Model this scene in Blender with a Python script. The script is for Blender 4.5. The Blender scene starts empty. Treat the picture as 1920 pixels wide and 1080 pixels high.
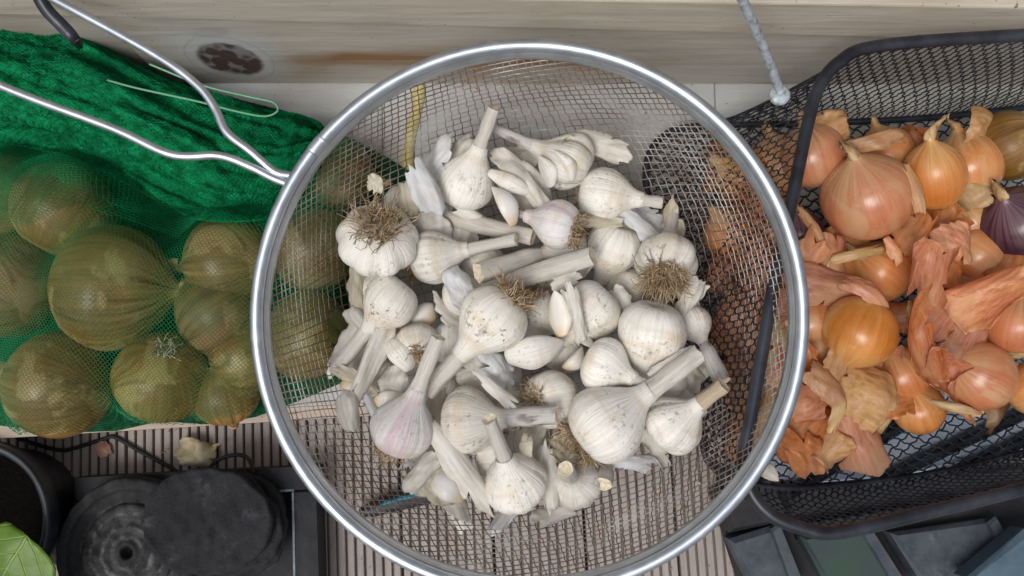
import bpy, math, random
import numpy as np
from mathutils import Vector, Matrix

# ------------------------------------------------------------------ camera, sky, sun, exposure
SC = bpy.context.scene
COL = SC.collection
H = 0.60                      # camera height over the deck (m)
TH = math.radians(8.0)        # tilt away from straight down, towards the timber wall
F = 1663.0                    # focal length in photo pixels (1920 wide)
cd = bpy.data.cameras.new('camera')
cam = bpy.data.objects.new('camera', cd)
COL.objects.link(cam)
cam.location = (0, 0, H)
cam.rotation_euler = (TH, 0, 0)
cd.sensor_width = 36.0
cd.lens = 36.0 * F / 1920.0
cd.clip_start = 0.01
cd.clip_end = 400
SC.camera = cam

SUN_EL, SUN_AZ = math.radians(62), math.radians(215)
w = bpy.data.worlds.new('World')
SC.world = w
w.use_nodes = True
wn, wl = w.node_tree.nodes, w.node_tree.links
bg = wn['Background']
sky = wn.new('ShaderNodeTexSky')
sky.sky_type = 'NISHITA'
sky.sun_disc = False
sky.sun_elevation = SUN_EL
sky.sun_rotation = SUN_AZ
sky.dust_density = 4.0
sky.air_density = 1.2
hsv = wn.new('ShaderNodeHueSaturation')       # an overcast sky: the same dome, greyer
hsv.inputs['Saturation'].default_value = 0.42
wl.new(sky.outputs[0], hsv.inputs['Color'])
wl.new(hsv.outputs[0], bg.inputs['Color'])
bg.inputs['Strength'].default_value = 0.10

sd = bpy.data.lights.new('sun', 'SUN')
sd.energy = 1.5
sd.angle = math.radians(25)
sd.color = (1.0, 0.97, 0.93)
sun = bpy.data.objects.new('sun', sd)
COL.objects.link(sun)
sun.rotation_euler = (math.pi / 2 - SUN_EL, 0, math.pi - SUN_AZ + math.pi)
dv = Vector((math.sin(SUN_AZ) * math.cos(SUN_EL), math.cos(SUN_AZ) * math.cos(SUN_EL), math.sin(SUN_EL)))
sun.rotation_euler = dv.to_track_quat('Z', 'Y').to_euler()
SC.view_settings.view_transform = 'Standard'
SC.view_settings.look = 'None'
SC.view_settings.gamma = 1
SC.view_settings.exposure = 0.08

rnd = random.Random(7)
rng = np.random.default_rng(11)

# ------------------------------------------------------------------ helpers: places
def ray(px, py):
    u = (px - 960.0) / F
    v = (540.0 - py) / F
    return np.array([u, v * math.cos(TH) + math.sin(TH), v * math.sin(TH) - math.cos(TH)])

def P(px, py, z):
    """where the sight line through a photo pixel meets height z"""
    d = ray(px, py)
    return np.array([0, 0, H]) + d * ((z - H) / d[2])

def M(n, z, px=960, py=540):
    """metres covered by n photo pixels at height z"""
    return n * (z - H) / ray(px, py)[2] / F

def unit(v):
    v = np.asarray(v, float)
    return v / max(np.linalg.norm(v), 1e-9)

# ------------------------------------------------------------------ helpers: objects
def mesh_obj(name, V, Q, mat, parent=None, smooth=True, extra=None):
    V = np.asarray(V, np.float32)
    me = bpy.data.meshes.new(name)
    if isinstance(Q, np.ndarray):
        k = Q.shape[1]
        me.vertices.add(len(V)); me.vertices.foreach_set('co', V.ravel())
        me.loops.add(Q.size); me.loops.foreach_set('vertex_index', Q.astype(np.int32).ravel())
        me.polygons.add(len(Q))
        me.polygons.foreach_set('loop_start', np.arange(0, Q.size, k, dtype=np.int32))
        me.update(calc_edges=True)
    else:
        me.from_pydata([tuple(map(float, v)) for v in V], [], Q)
        me.update()
    me.polygons.foreach_set('use_smooth', [smooth] * len(me.polygons))
    me.validate()
    for m in (mat if isinstance(mat, (list, tuple)) else [mat]):
        me.materials.append(m)
    o = bpy.data.objects.new(name, me)
    COL.objects.link(o)
    if parent is not None:
        o.parent = parent
    return o

def tag(o, label=None, cat=None, group=None, kind=None):
    if label: o['label'] = label
    if cat: o['category'] = cat
    if group: o['group'] = group
    if kind: o['kind'] = kind
    return o

def empty(name, loc=(0, 0, 0)):
    o = bpy.data.objects.new(name, None)
    COL.objects.link(o)
    o.location = tuple(map(float, loc))
    o.empty_display_size = 0.01
    return o

def catmull(pts, n, closed=False):
    pts = np.asarray(pts, float)
    k = len(pts)
    if closed:
        ext = np.vstack([pts[-1], pts, pts[0], pts[1]])
        segs = k
    else:
        ext = np.vstack([2 * pts[0] - pts[1], pts, 2 * pts[-1] - pts[-2]])
        segs = k - 1
    t = np.linspace(0, segs, n, endpoint=not closed)
    i = np.minimum(t.astype(int), segs - 1)
    f = (t - i)[:, None]
    p0, p1, p2, p3 = ext[i], ext[i + 1], ext[i + 2], ext[i + 3]
    return 0.5 * ((2 * p1) + (-p0 + p2) * f + (2 * p0 - 5 * p1 + 4 * p2 - p3) * f ** 2 + (-p0 + 3 * p1 - 3 * p2 + p3) * f ** 3)

def tubes(lines, rad, sides=6, closed=False, caps=True):
    """one vertex/quad array for a set of polylines; rad is a number or one value per point"""
    VV, QQ, base = [], [], 0
    ang = np.arange(sides) * 2 * math.pi / sides
    ca, sa = np.cos(ang), np.sin(ang)
    for li, L in enumerate(lines):
        L = np.asarray(L, float)
        n = len(L)
        if n < 2: continue
        if closed:
            T = np.roll(L, -1, 0) - np.roll(L, 1, 0)
        else:
            T = np.gradient(L, axis=0)
        T /= np.maximum(np.linalg.norm(T, axis=1), 1e-12)[:, None]
        m = unit(T.mean(0)) if not closed else np.array([0, 0, 1.0])
        ref = np.eye(3)[int(np.argmin(np.abs(m)))] if not closed else np.array([0.02, 0.03, 1.0])
        A = np.cross(T, ref); A /= np.maximum(np.linalg.norm(A, axis=1), 1e-9)[:, None]
        B = np.cross(T, A)
        r = rad[li] if isinstance(rad, list) else rad
        r = np.broadcast_to(np.asarray(r, float), (n,))
        V = L[:, None, :] + r[:, None, None] * (A[:, None, :] * ca[None, :, None] + B[:, None, :] * sa[None, :, None])
        VV.append(V.reshape(-1, 3))
        rows = n if closed else n - 1
        i = np.arange(rows)[:, None]; j = np.arange(sides)[None, :]
        i2 = (i + 1) % n; j2 = (j + 1) % sides
        q = np.stack([i * sides + j, i * sides + j2, i2 * sides + j2, i2 * sides + j], -1).reshape(-1, 4) + base
        QQ.append(q)
        base += n * sides
        if caps and not closed:
            VV.append(L[[0, -1]]); s0 = base - n * sides; base += 2
            for o, c in ((s0, base - 2), (s0 + (n - 1) * sides, base - 1)):
                QQ.append(np.array([[c, o + k, o + k + 1, o + (k + 2) % sides] for k in range(0, sides, 2)]))
    return np.vstack(VV), np.vstack(QQ)

def grid_quads(nu, nv, wrap_v=False, base=0):
    i = np.arange(nu - 1)[:, None]
    j = np.arange(nv if wrap_v else nv - 1)[None, :]
    j2 = (j + 1) % nv
    return (np.stack([i * nv + j, i * nv + j2, (i + 1) * nv + j2, (i + 1) * nv + j], -1).reshape(-1, 4) + base)

def prism(poly, z0, z1, bev=0.0):
    """closed block over a polygon (counter-clockwise xy), bevelled top edge"""
    poly = [np.asarray(p[:2], float) for p in poly]
    n = len(poly)
    c = sum(poly) / n
    V, Fc = [], []
    rings = [(z0, 0.0), (z1 - bev, 0.0)] + ([(z1, bev)] if bev > 0 else [])
    for z, ins in rings:
        for p in poly:
            d = c - p
            q = p + unit(np.append(d, 0))[:2] * ins * 1.3
            V.append((q[0], q[1], z))
    for k in range(len(rings) - 1):
        for i in range(n):
            j = (i + 1) % n
            Fc.append((k * n + i, k * n + j, (k + 1) * n + j, (k + 1) * n + i))
    Fc.append(tuple(range((len(rings) - 1) * n, len(rings) * n)))
    Fc.append(tuple(reversed(range(n))))
    return V, Fc

def box(x0, x1, y0, y1, z0, z1, b=0.0015):
    return prism([(x0, y0), (x1, y0), (x1, y1), (x0, y1)], z0, z1, b)

class SNoise:
    """cheap smooth 3-D noise: a sum of random plane waves"""
    def __init__(self, seed, n=10, f=1.0):
        g = np.random.default_rng(seed)
        self.k = g.normal(size=(n, 3)) * f
        self.p = g.uniform(0, 6.28, n)
        self.n = n
    def __call__(self, X):
        return np.sin(np.asarray(X) @ self.k.T + self.p).sum(-1) / math.sqrt(self.n)

# ------------------------------------------------------------------ helpers: materials
class Mat:
    def __init__(self, name, rough=0.6, metal=0.0, spec=0.5):
        self.m = bpy.data.materials.new(name)
        self.m.use_nodes = True
        self.n, self.l = self.m.node_tree.nodes, self.m.node_tree.links
        self.b = self.n['Principled BSDF']
        self.b.inputs['Roughness'].default_value = rough
        self.b.inputs['Metallic'].default_value = metal
        self.b.inputs['Specular IOR Level'].default_value = spec
        self._tc = None
    def tc(self, out='Object'):
        if self._tc is None: self._tc = self.n.new('ShaderNodeTexCoord')
        return self._tc.outputs[out]
    def put(self, v, sock):
        if hasattr(v, 'is_linked') or isinstance(v, bpy.types.NodeSocket): self.l.new(v, sock)
        else: sock.default_value = v
    def map(self, vec, scale=(1, 1, 1), loc=(0, 0, 0), rot=(0, 0, 0)):
        n = self.n.new('ShaderNodeMapping')
        n.inputs['Scale'].default_value = scale; n.inputs['Location'].default_value = loc; n.inputs['Rotation'].default_value = rot
        self.l.new(vec, n.inputs['Vector']); return n.outputs[0]
    def noise(self, vec, scale, detail=4, rough=0.55, dist=0.0):
        n = self.n.new('ShaderNodeTexNoise')
        n.inputs['Scale'].default_value = scale; n.inputs['Detail'].default_value = detail
        n.inputs['Roughness'].default_value = rough; n.inputs['Distortion'].default_value = dist
        if vec is not None: self.l.new(vec, n.inputs['Vector'])
        return n.outputs['Fac']
    def voro(self, vec, scale, feature='F1'):
        n = self.n.new('ShaderNodeTexVoronoi'); n.feature = feature
        n.inputs['Scale'].default_value = scale
        self.l.new(vec, n.inputs['Vector']); return n.outputs['Distance']
    def ramp(self, fac, stops):
        n = self.n.new('ShaderNodeValToRGB')
        e = n.color_ramp.elements
        while len(e) < len(stops): e.new(0.5)
        for i, (p, c) in enumerate(stops):
            e[i].position = p
            e[i].color = (c, c, c, 1) if isinstance(c, (int, float)) else (*c, 1)
        self.l.new(fac, n.inputs[0]); return n.outputs[0]
    def math(self, op, a, b=0.0, clamp=False):
        n = self.n.new('ShaderNodeMath'); n.operation = op; n.use_clamp = clamp
        self.put(a, n.inputs[0]); self.put(b, n.inputs[1]); return n.outputs[0]
    def vmath(self, op, a, b=None):
        n = self.n.new('ShaderNodeVectorMath'); n.operation = op
        self.put(a, n.inputs[0])
        if b is not None: self.put(b, n.inputs[1])
        return n.outputs['Value'] if op in ('LENGTH', 'DOT_PRODUCT', 'DISTANCE') else n.outputs[0]
    def mix(self, fac, a, b, mode='MIX'):
        n = self.n.new('ShaderNodeMix'); n.data_type = 'RGBA'; n.blend_type = mode
        self.put(fac, n.inputs[0])
        for v, s in ((a, n.inputs[6]), (b, n.inputs[7])):
            if isinstance(v, tuple): s.default_value = (*v, 1)
            else: self.l.new(v, s)
        return n.outputs[2]
    def rand(self):
        return self.n.new('ShaderNodeObjectInfo').outputs['Random']
    def hue(self, col, h=0.5, s=1.0, v=1.0):
        n = self.n.new('ShaderNodeHueSaturation')
        self.put(h, n.inputs['Hue']); self.put(s, n.inputs['Saturation']); self.put(v, n.inputs['Value'])
        self.l.new(col, n.inputs['Color']); return n.outputs[0]
    def remap(self, v, a, b):
        return self.math('ADD', self.math('MULTIPLY', v, b - a), a)
    def bump(self, h, strength=0.4, dist=0.001):
        n = self.n.new('ShaderNodeBump'); n.inputs['Strength'].default_value = strength; n.inputs['Distance'].default_value = dist
        self.l.new(h, n.inputs['Height']); self.l.new(n.outputs[0], self.b.inputs['Normal']); return n
    def color(self, c):
        if isinstance(c, tuple): self.b.inputs['Base Color'].default_value = (*c, 1)
        else: self.l.new(c, self.b.inputs['Base Color'])
        return self
    def meridian(self, zs=0.12, power=1.0):
        """coordinates constant along the lines from pole to pole (z axis) of an object"""
        g = self.tc('Object')
        flat = self.vmath('MULTIPLY', g, (1, 1, 0))
        nn = self.vmath('NORMALIZE', flat)
        zz = self.vmath('MULTIPLY', g, (0, 0, zs * 30))
        off = self.n.new('ShaderNodeCombineXYZ')
        r = self.math('MULTIPLY', self.rand(), 37.0)
        self.l.new(r, off.inputs[2])
        return self.vmath('ADD', self.vmath('ADD', nn, zz), off.outputs[0])
    def translucent(self, col, fac):
        t = self.n.new('ShaderNodeBsdfTranslucent'); self.put(col, t.inputs['Color']) if not isinstance(col, tuple) else setattr(t.inputs['Color'], 'default_value', (*col, 1))
        mx = self.n.new('ShaderNodeMixShader'); mx.inputs[0].default_value = fac
        self.l.new(self.b.outputs[0], mx.inputs[1]); self.l.new(t.outputs[0], mx.inputs[2])
        self.l.new(mx.outputs[0], self.n['Material Output'].inputs['Surface'])

def n_col(self, vec, scale):
    n = self.n.new('ShaderNodeTexNoise'); n.inputs['Scale'].default_value = scale; n.inputs['Detail'].default_value = 4
    self.l.new(vec, n.inputs['Vector'])
    return self.vmath('SUBTRACT', n.outputs['Color'], (0.5, 0.5, 0.5))
Mat.n_col = n_col
MT = {}
def build_materials():
    # galvanised / chromed steel of the sieve
    m = Mat('brushed_steel', 0.30, 1.0)
    n = m.noise(m.tc(), 60, 5)
    m.color(m.ramp(n, [(0.3, (0.48, 0.52, 0.58)), (0.7, (0.64, 0.69, 0.75))]))
    m.l.new(m.ramp(m.noise(m.tc(), 140, 3), [(0.3, 0.34), (0.75, 0.55)]), m.b.inputs['Roughness'])
    MT['steel'] = m.m
    # rusty mesh wire
    m = Mat('rusty_wire', 0.5, 0.55)
    n = m.noise(m.tc(), 22, 4)
    n2 = m.noise(m.tc(), 90, 3)
    c = m.ramp(n, [(0.36, (0.66, 0.63, 0.60)), (0.48, (0.36, 0.29, 0.25)), (0.60, (0.21, 0.155, 0.125)), (0.74, (0.38, 0.28, 0.23))])
    c = m.mix(m.ramp(n2, [(0.60, 0.0), (0.70, 0.75)]), c, (0.36, 0.13, 0.045))
    m.color(c); MT['wire'] = m.m
    # black coated steel
    m = Mat('black_coated_steel', 0.38, 0.2)
    n = m.noise(m.tc(), 70, 5)
    m.color(m.ramp(n, [(0.35, (0.012, 0.013, 0.018)), (0.72, (0.045, 0.050, 0.066))]))
    m.bump(m.noise(m.tc(), 600, 2), 0.15, 0.0003)
    MT['black_steel'] = m.m
    # garlic skins
    def garlic(name, tint, dirt, stripe=None):
        m = Mat(name, 0.55, 0, 0.35)
        v = m.meridian(0.10)
        lines = m.noise(v, 9, 5, 0.65)
        c = m.ramp(lines, [(0.30, tuple(x * 0.78 for x in tint)), (0.48, tint), (0.66, tuple(min(1, x * y) for x, y in zip(tint, (1.08, 1.10, 1.13))))])
        patch = m.noise(m.vmath('ADD', m.tc(), m.vmath('SCALE', v)), 55, 3)
        c = m.mix(m.ramp(patch, [(0.44, 0.0), (0.66, 0.40)]), c, (0.76, 0.81, 0.85))
        c = m.mix(m.ramp(m.noise(m.vmath('ADD', m.tc(), m.vmath('MULTIPLY', v, (0, 0, 1))), 38, 3), [(0.50, 0.0), (0.70, 0.65)]), c, (0.66, 0.54, 0.38))
        if stripe:
            c = m.mix(m.ramp(m.noise(v, 3.2, 3), [(0.47, 0.0), (0.62, 0.75)]), c, stripe)
        spots = m.math('MULTIPLY', m.ramp(m.noise(m.tc(), 420, 3, 0.6), [(0.56, 0.0), (0.66, 1.0)]), m.ramp(m.noise(m.tc(), 70, 2), [(0.47, 0.0), (0.60, dirt)]))
        c = m.mix(spots, c, (0.24, 0.19, 0.14))
        c = m.mix(m.math('MULTIPLY', m.ramp(m.noise(m.map(m.tc(), (1, 1, .3)), 210, 5, 0.7), [(0.54, 0.0), (0.64, 1.0)]), m.ramp(m.noise(m.tc(), 48, 2), [(0.5, 0.0), (0.66, dirt * .7)])), c, (0.34, 0.30, 0.26))
        c = m.hue(c, 0.5, 1.0, m.remap(m.rand(), 0.86, 1.06))
        m.color(c)
        m.b.inputs['Subsurface Weight'].default_value = 0.12
        m.b.inputs['Subsurface Radius'].default_value = (0.004, 0.003, 0.002)
        hgt = m.math('ADD', m.noise(v, 14, 4, 0.6), m.math('MULTIPLY', m.noise(m.tc(), 130, 4), 0.7))
        m.bump(hgt, 0.55, 0.0012)
        return m.m
    MT['garlic'] = garlic('garlic_skin', (0.83, 0.785, 0.705), 0.6)
    MT['garlic_dirty'] = garlic('dirty_garlic_skin', (0.76, 0.71, 0.62), 0.98)
    MT['garlic_pink'] = garlic('pink_garlic_skin', (0.75, 0.715, 0.68), 0.5, (0.66, 0.50, 0.57))
    # garlic stems
    def stem(name, a, b, dirt):
        m = Mat(name, 0.7, 0, 0.25)
        v = m.meridian(0.02)
        n = m.noise(v, 16, 5, 0.65)
        c = m.ramp(n, [(0.32, a), (0.62, b)])
        d = m.math('MULTIPLY', m.ramp(m.noise(m.map(m.tc(), (1, 1, 0.25)), 240, 4), [(0.5, 0.0), (0.6, 1.0)]), m.ramp(m.noise(m.tc(), 60, 2), [(0.42, 0.0), (0.58, dirt)]))
        m.color(m.mix(d, c, (0.16, 0.14, 0.13)))
        m.bump(n, 0.7, 0.0012)
        return m.m
    MT['stem'] = stem('garlic_stem', (0.56, 0.50, 0.41), (0.78, 0.75, 0.70), 0.25)
    MT['stem_dirty'] = stem('weathered_garlic_stem', (0.48, 0.45, 0.41), (0.72, 0.70, 0.68), 0.9)
    MT['stem_brown'] = stem('brown_garlic_stem', (0.40, 0.30, 0.19), (0.62, 0.52, 0.39), 0.35)
    m = Mat('cut_stem', 0.8)
    m.color(m.ramp(m.noise(m.tc(), 500, 3), [(0.35, (0.55, 0.44, 0.29)), (0.65, (0.80, 0.73, 0.58))])); m.bump(m.noise(m.tc(), 900, 2), 0.5, 0.0005)
    MT['cut'] = m.m
    m = Mat('garlic_roots', 0.85, 0, 0.2)
    m.color(m.ramp(m.noise(m.tc(), 160, 3), [(0.35, (0.24, 0.16, 0.085)), (0.55, (0.44, 0.33, 0.20)), (0.70, (0.60, 0.51, 0.37))]))
    MT['roots'] = m.m
    # cloves
    m = Mat('garlic_clove', 0.38, 0, 0.45)
    n = m.noise(m.map(m.tc(), (1, 1, 0.2)), 110, 4)
    c = m.ramp(n, [(0.33, (0.70, 0.62, 0.50)), (0.47, (0.78, 0.74, 0.67)), (0.66, (0.81, 0.80, 0.79))])
    z = m.n.new('ShaderNodeSeparateXYZ'); m.l.new(m.tc('Generated'), z.inputs[0])
    c = m.mix(m.ramp(z.outputs[2], [(0.0, 0.85), (0.30, 0.0)]), c, (0.66, 0.47, 0.24))
    m.color(c); m.b.inputs['Subsurface Weight'].default_value = 0.15; m.b.inputs['Subsurface Radius'].default_value = (0.004, 0.003, 0.002)
    MT['clove'] = m.m
    # papery garlic skins
    def paper(name, a, b):
        m = Mat(name, 0.5, 0, 0.4)
        n = m.noise(m.map(m.tc(), (1, 0.07, 1)), 420, 4)
        c = m.ramp(n, [(0.33, a), (0.62, b)])
        c = m.mix(m.ramp(m.noise(m.tc(), 60, 3), [(0.56, 0.0), (0.74, 0.5)]), c, (0.62, 0.52, 0.38))
        m.color(c); m.bump(m.math('ADD', n, m.noise(m.tc(), 150, 4)), 0.8, 0.0010); m.translucent(c, 0.32)
        return m.m
    MT['paper'] = paper('garlic_paper', (0.72, 0.67, 0.585), (0.87, 0.85, 0.80))
    MT['paper_blue'] = paper('bluish_garlic_paper', (0.70, 0.70, 0.70), (0.84, 0.855, 0.875))
    MT['paper_yellow'] = paper('yellowed_garlic_paper', (0.60, 0.52, 0.36), (0.78, 0.74, 0.62))
    # onions
    def onion(name, dark, mid, light, streak, flake=(0.58, 0.40, 0.20), rough=0.30, fl=0.5, ribs=0.0):
        m = Mat(name, rough, 0, 0.5)
        v = m.meridian(0.06)
        n = m.math('ADD', m.math('MULTIPLY', m.noise(v, 4.0 + 5 * ribs, 5, 0.7), 0.45 + 0.3 * ribs), m.math('MULTIPLY', m.noise(m.tc(), 24, 3), 0.55 - 0.3 * ribs))
        c = m.ramp(n, [(0.34, dark), (0.5, mid), (0.68, light)])
        c = m.mix(m.ramp(m.noise(v, 26, 5, 0.75), [(0.47, 0.0), (0.74, 0.45)]), c, streak)
        c = m.mix(m.ramp(m.noise(m.tc(), 26, 4, 0.6, 1.0), [(0.53, 0.0), (0.60, fl)]), c, flake)
        z = m.n.new('ShaderNodeSeparateXYZ'); m.l.new(m.tc('Generated'), z.inputs[0])
        neck = m.math('MULTIPLY', m.ramp(z.outputs[2], [(0.52, 0.0), (0.86, 0.85)]), m.ramp(m.noise(v, 7, 3), [(0.36, 0.0), (0.6, 1.0)]))
        c = m.mix(neck, c, flake)
        c = m.hue(c, m.remap(m.rand(), 0.490, 0.508), m.remap(m.rand(), 0.92, 1.05), m.remap(m.rand(), 0.88, 1.08))
        m.color(c)
        m.bump(m.math('ADD', m.noise(v, 22, 4, 0.6), m.noise(m.tc(), 90, 3)), 0.25, 0.0008)
        m.l.new(m.ramp(m.noise(m.tc(), 60, 3), [(0.35, rough - 0.06), (0.7, rough + 0.2)]), m.b.inputs['Roughness'])
        m.b.inputs['Coat Weight'].default_value = 0.30 * (1 - ribs); m.b.inputs['Specular IOR Level'].default_value = 0.5 - 0.25 * ribs; m.b.inputs['Coat Roughness'].default_value = 0.18
        return m.m
    MT['onion_orange'] = onion('copper_onion_skin', (0.36, 0.095, 0.022), (0.54, 0.19, 0.055), (0.66, 0.32, 0.13), (0.60, 0.24, 0.09))
    MT['onion_pink'] = onion('pinkish_onion_skin', (0.38, 0.10, 0.026), (0.55, 0.20, 0.07), (0.66, 0.34, 0.15), (0.54, 0.19, 0.085))
    MT['onion_gold'] = onion('golden_onion_skin', (0.30, 0.125, 0.03), (0.46, 0.215, 0.065), (0.58, 0.34, 0.14), (0.40, 0.28, 0.09))
    MT['onion_red'] = onion('purple_onion_skin', (0.014, 0.003, 0.010), (0.035, 0.006, 0.022), (0.075, 0.015, 0.045), (0.13, 0.05, 0.09), (0.20, 0.11, 0.13), 0.36, 0.15)
    MT['onion_brown'] = onion('brown_onion_skin', (0.075, 0.030, 0.006), (0.185, 0.085, 0.018), (0.31, 0.17, 0.045), (0.34, 0.21, 0.07), (0.46, 0.32, 0.14), 0.40, 0.6, 0.6)
    m = Mat('dry_onion_neck', 0.75, 0, 0.25)
    n = m.noise(m.map(m.tc(), (1, 1, 0.2)), 190, 4)
    m.color(m.ramp(n, [(0.32, (0.20, 0.11, 0.05)), (0.5, (0.46, 0.30, 0.15)), (0.7, (0.66, 0.54, 0.36))])); m.bump(n, 0.8, 0.0012)
    MT['neck'] = m.m
    m = Mat('onion_roots', 0.85, 0, 0.2)
    m.color(m.ramp(m.noise(m.tc(), 160, 3), [(0.35, (0.30, 0.24, 0.15)), (0.65, (0.62, 0.55, 0.42))])); MT['onion_roots'] = m.m
    # onion peels
    def peel(name, a, b, c_, spot):
        m = Mat(name, 0.30, 0, 0.55)
        v = m.map(m.tc(), (1, 0.06, 1))
        n = m.noise(v, 430, 4, 0.62)
        col = m.ramp(n, [(0.30, a), (0.5, b), (0.72, c_)])
        col = m.mix(m.ramp(m.noise(m.tc(), 45, 4), [(0.53, 0.0), (0.68, 0.6)]), col, spot)
        col = m.mix(m.ramp(m.noise(m.map(m.tc(), (1, .5, 1)), 34, 5, 0.6), [(0.50, 0.0), (0.66, 0.75)]), col, tuple(min(.86, x * .45 + y) for x, y in zip(c_, (.50, .40, .26))))
        col = m.mix(m.ramp(m.noise(v, 900, 2), [(0.58, 0.0), (0.70, 0.45)]), col, a)
        col = m.hue(col, m.remap(m.rand(), 0.488, 0.506), 1.0, m.remap(m.rand(), 0.9, 1.1))
        m.color(col); m.bump(m.math('ADD', n, m.noise(m.tc(), 110, 4)), 0.6, 0.0010); m.translucent(m.hue(col, 0.5, 1.15, 1.2), 0.52)
        return m.m
    MT['peel_pink'] = peel('pink_onion_peel', (0.58, 0.25, 0.11), (0.76, 0.42, 0.24), (0.86, 0.61, 0.43), (0.72, 0.46, 0.20))
    MT['peel_orange'] = peel('orange_onion_peel', (0.46, 0.16, 0.04), (0.66, 0.28, 0.09), (0.78, 0.43, 0.19), (0.54, 0.24, 0.07))
    MT['peel_tan'] = peel('tan_onion_peel', (0.52, 0.27, 0.09), (0.70, 0.45, 0.21), (0.82, 0.62, 0.38), (0.48, 0.22, 0.07))
    MT['peel_yellow'] = peel('yellow_onion_peel', (0.55, 0.40, 0.14), (0.66, 0.52, 0.25), (0.76, 0.66, 0.42), (0.62, 0.38, 0.16))
    MT['peel_dark'] = peel('dark_brown_onion_peel', (0.10, 0.045, 0.02), (0.20, 0.09, 0.04), (0.36, 0.18, 0.08), (0.45, 0.28, 0.13))
    # green net
    m = Mat('green_net_thread', 0.45, 0, 0.5)
    m.color(m.ramp(m.noise(m.tc(), 40, 3), [(0.35, (0.002, 0.085, 0.028)), (0.65, (0.006, 0.21, 0.07))]))
    m.b.inputs['Specular IOR Level'].default_value = 0.25
    MT['net'] = m.m
    m = Mat('gathered_green_net', 0.6, 0, 0.4)
    v = m.tc()
    wv = m.noise(m.map(v, (1, 1, 1), rot=(0, 0, 0.5)), 700, 3, 0.7)
    m.color(m.ramp(m.noise(v, 130, 4), [(0.35, (0.004, 0.21, 0.072)), (0.65, (0.012, 0.52, 0.19))]))
    m.bump(wv, 1.0, 0.003); m.b.inputs['Specular IOR Level'].default_value = 0.12
    MT['net_solid'] = m.m
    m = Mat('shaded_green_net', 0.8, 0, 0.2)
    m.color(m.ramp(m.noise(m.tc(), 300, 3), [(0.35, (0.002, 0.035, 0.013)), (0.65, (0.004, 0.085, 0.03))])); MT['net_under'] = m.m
    m = Mat('pale_green_string', 0.5); m.color((0.16, 0.42, 0.25)); MT['string'] = m.m
    # deck
    m = Mat('composite_deck', 0.75, 0, 0.3)
    v = m.map(m.tc(), (1, 0.12, 1))
    off = m.n.new('ShaderNodeCombineXYZ'); m.l.new(m.math('MULTIPLY', m.rand(), 9.0), off.inputs[0])
    v = m.vmath('ADD', v, off.outputs[0])
    n = m.noise(v, 160, 6, 0.65)
    n2 = m.noise(m.tc(), 14, 4)
    c = m.ramp(n, [(0.30, (0.30, 0.262, 0.24)), (0.55, (0.41, 0.362, 0.335)), (0.75, (0.49, 0.445, 0.415))])
    c = m.mix(m.ramp(n2, [(0.40, 0.0), (0.70, 0.35)]), c, (0.27, 0.235, 0.22))
    sp = m.ramp(m.noise(m.tc(), 330, 2), [(0.68, 0.0), (0.73, 0.6)])
    c = m.mix(sp, c, (0.10, 0.08, 0.07))
    c = m.hue(c, 0.5, 1.0, m.remap(m.rand(), 0.9, 1.08))
    m.color(c); m.bump(m.noise(m.tc(), 500, 3), 0.3, 0.0005)
    MT['deck'] = m.m
    m = Mat('pot_shade_black', 1.0, 0, 0.05); m.color((0.006, 0.005, 0.0045)); m.bump(m.noise(m.tc(), 300, 4), 1.0, 0.003); MT['pot_inner_shade'] = m.m  # first material: near-black colour standing in for the darkness deep in the pot
    m = Mat('dark_earth', 0.95); m.color(m.ramp(m.noise(m.tc(), 8, 6), [(0.35, (0.015, 0.012, 0.010)), (0.7, (0.05, 0.042, 0.036))])); MT['earth'] = m.m
    # black plastics
    def plastic(name, a, b, rough, scale=60, scuff=None):
        m = Mat(name, rough, 0, 0.32)
        n = m.noise(m.tc(), scale, 6, 0.65)
        c = m.ramp(n, [(0.35, a), (0.70, b)])
        if scuff: c = m.mix(m.ramp(m.noise(m.map(m.tc(), (1, 1, 1)), scale * 1.7, 5, 0.7), [(0.58, 0.0), (0.72, 0.7)]), c, scuff)
        m.color(c); m.l.new(m.ramp(n, [(0.3, rough - 0.1), (0.7, rough + 0.15)]), m.b.inputs['Roughness'])
        m.bump(m.noise(m.tc(), 350 if rough < .8 else 120, 6, 0.7), 0.2 if rough < .8 else 0.9, 0.0004 if rough < .8 else 0.003)
        return m.m
    MT['pot'] = plastic('black_pot_plastic', (0.008, 0.009, 0.013), (0.026, 0.030, 0.040), 0.38)
    MT['pot'].node_tree.nodes['Principled BSDF'].inputs['Specular IOR Level'].default_value = 0.6
    MT['tray'] = plastic('black_tray_plastic', (0.004, 0.005, 0.008), (0.014, 0.016, 0.022), 0.6, 70, (0.045, 0.052, 0.065))
    MT['scuff'] = plastic('scuffed_plastic', (0.10, 0.12, 0.14), (0.30, 0.34, 0.38), 0.6, 250)
    MT['disc'] = plastic('weathered_black_disc', (0.012, 0.012, 0.014), (0.034, 0.034, 0.038), 0.85, 45, (0.075, 0.078, 0.09))
    m = Mat('chalky_ringed_disc', 0.85, 0, 0.25)
    n = m.noise(m.tc(), 55, 6, 0.7)
    c = m.ramp(n, [(0.35, (0.014, 0.014, 0.015)), (0.7, (0.045, 0.045, 0.047))])
    rr_ = m.vmath('LENGTH', m.vmath('MULTIPLY', m.vmath('ADD', m.tc(), m.vmath('MULTIPLY', m.n_col(m.tc(), 70), (0.005, 0.005, 0))), (1, 1, 0)))
    chalk = m.math('MULTIPLY', m.ramp(m.math('SINE', m.math('MULTIPLY', rr_, 900.0)), [(0.1, 0.25), (0.9, 1.0)]), m.ramp(m.math('MULTIPLY', rr_, 20.0), [(0.12, 0.0), (0.2, 0.8), (0.55, 0.8), (0.64, 0.0)]))
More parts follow.
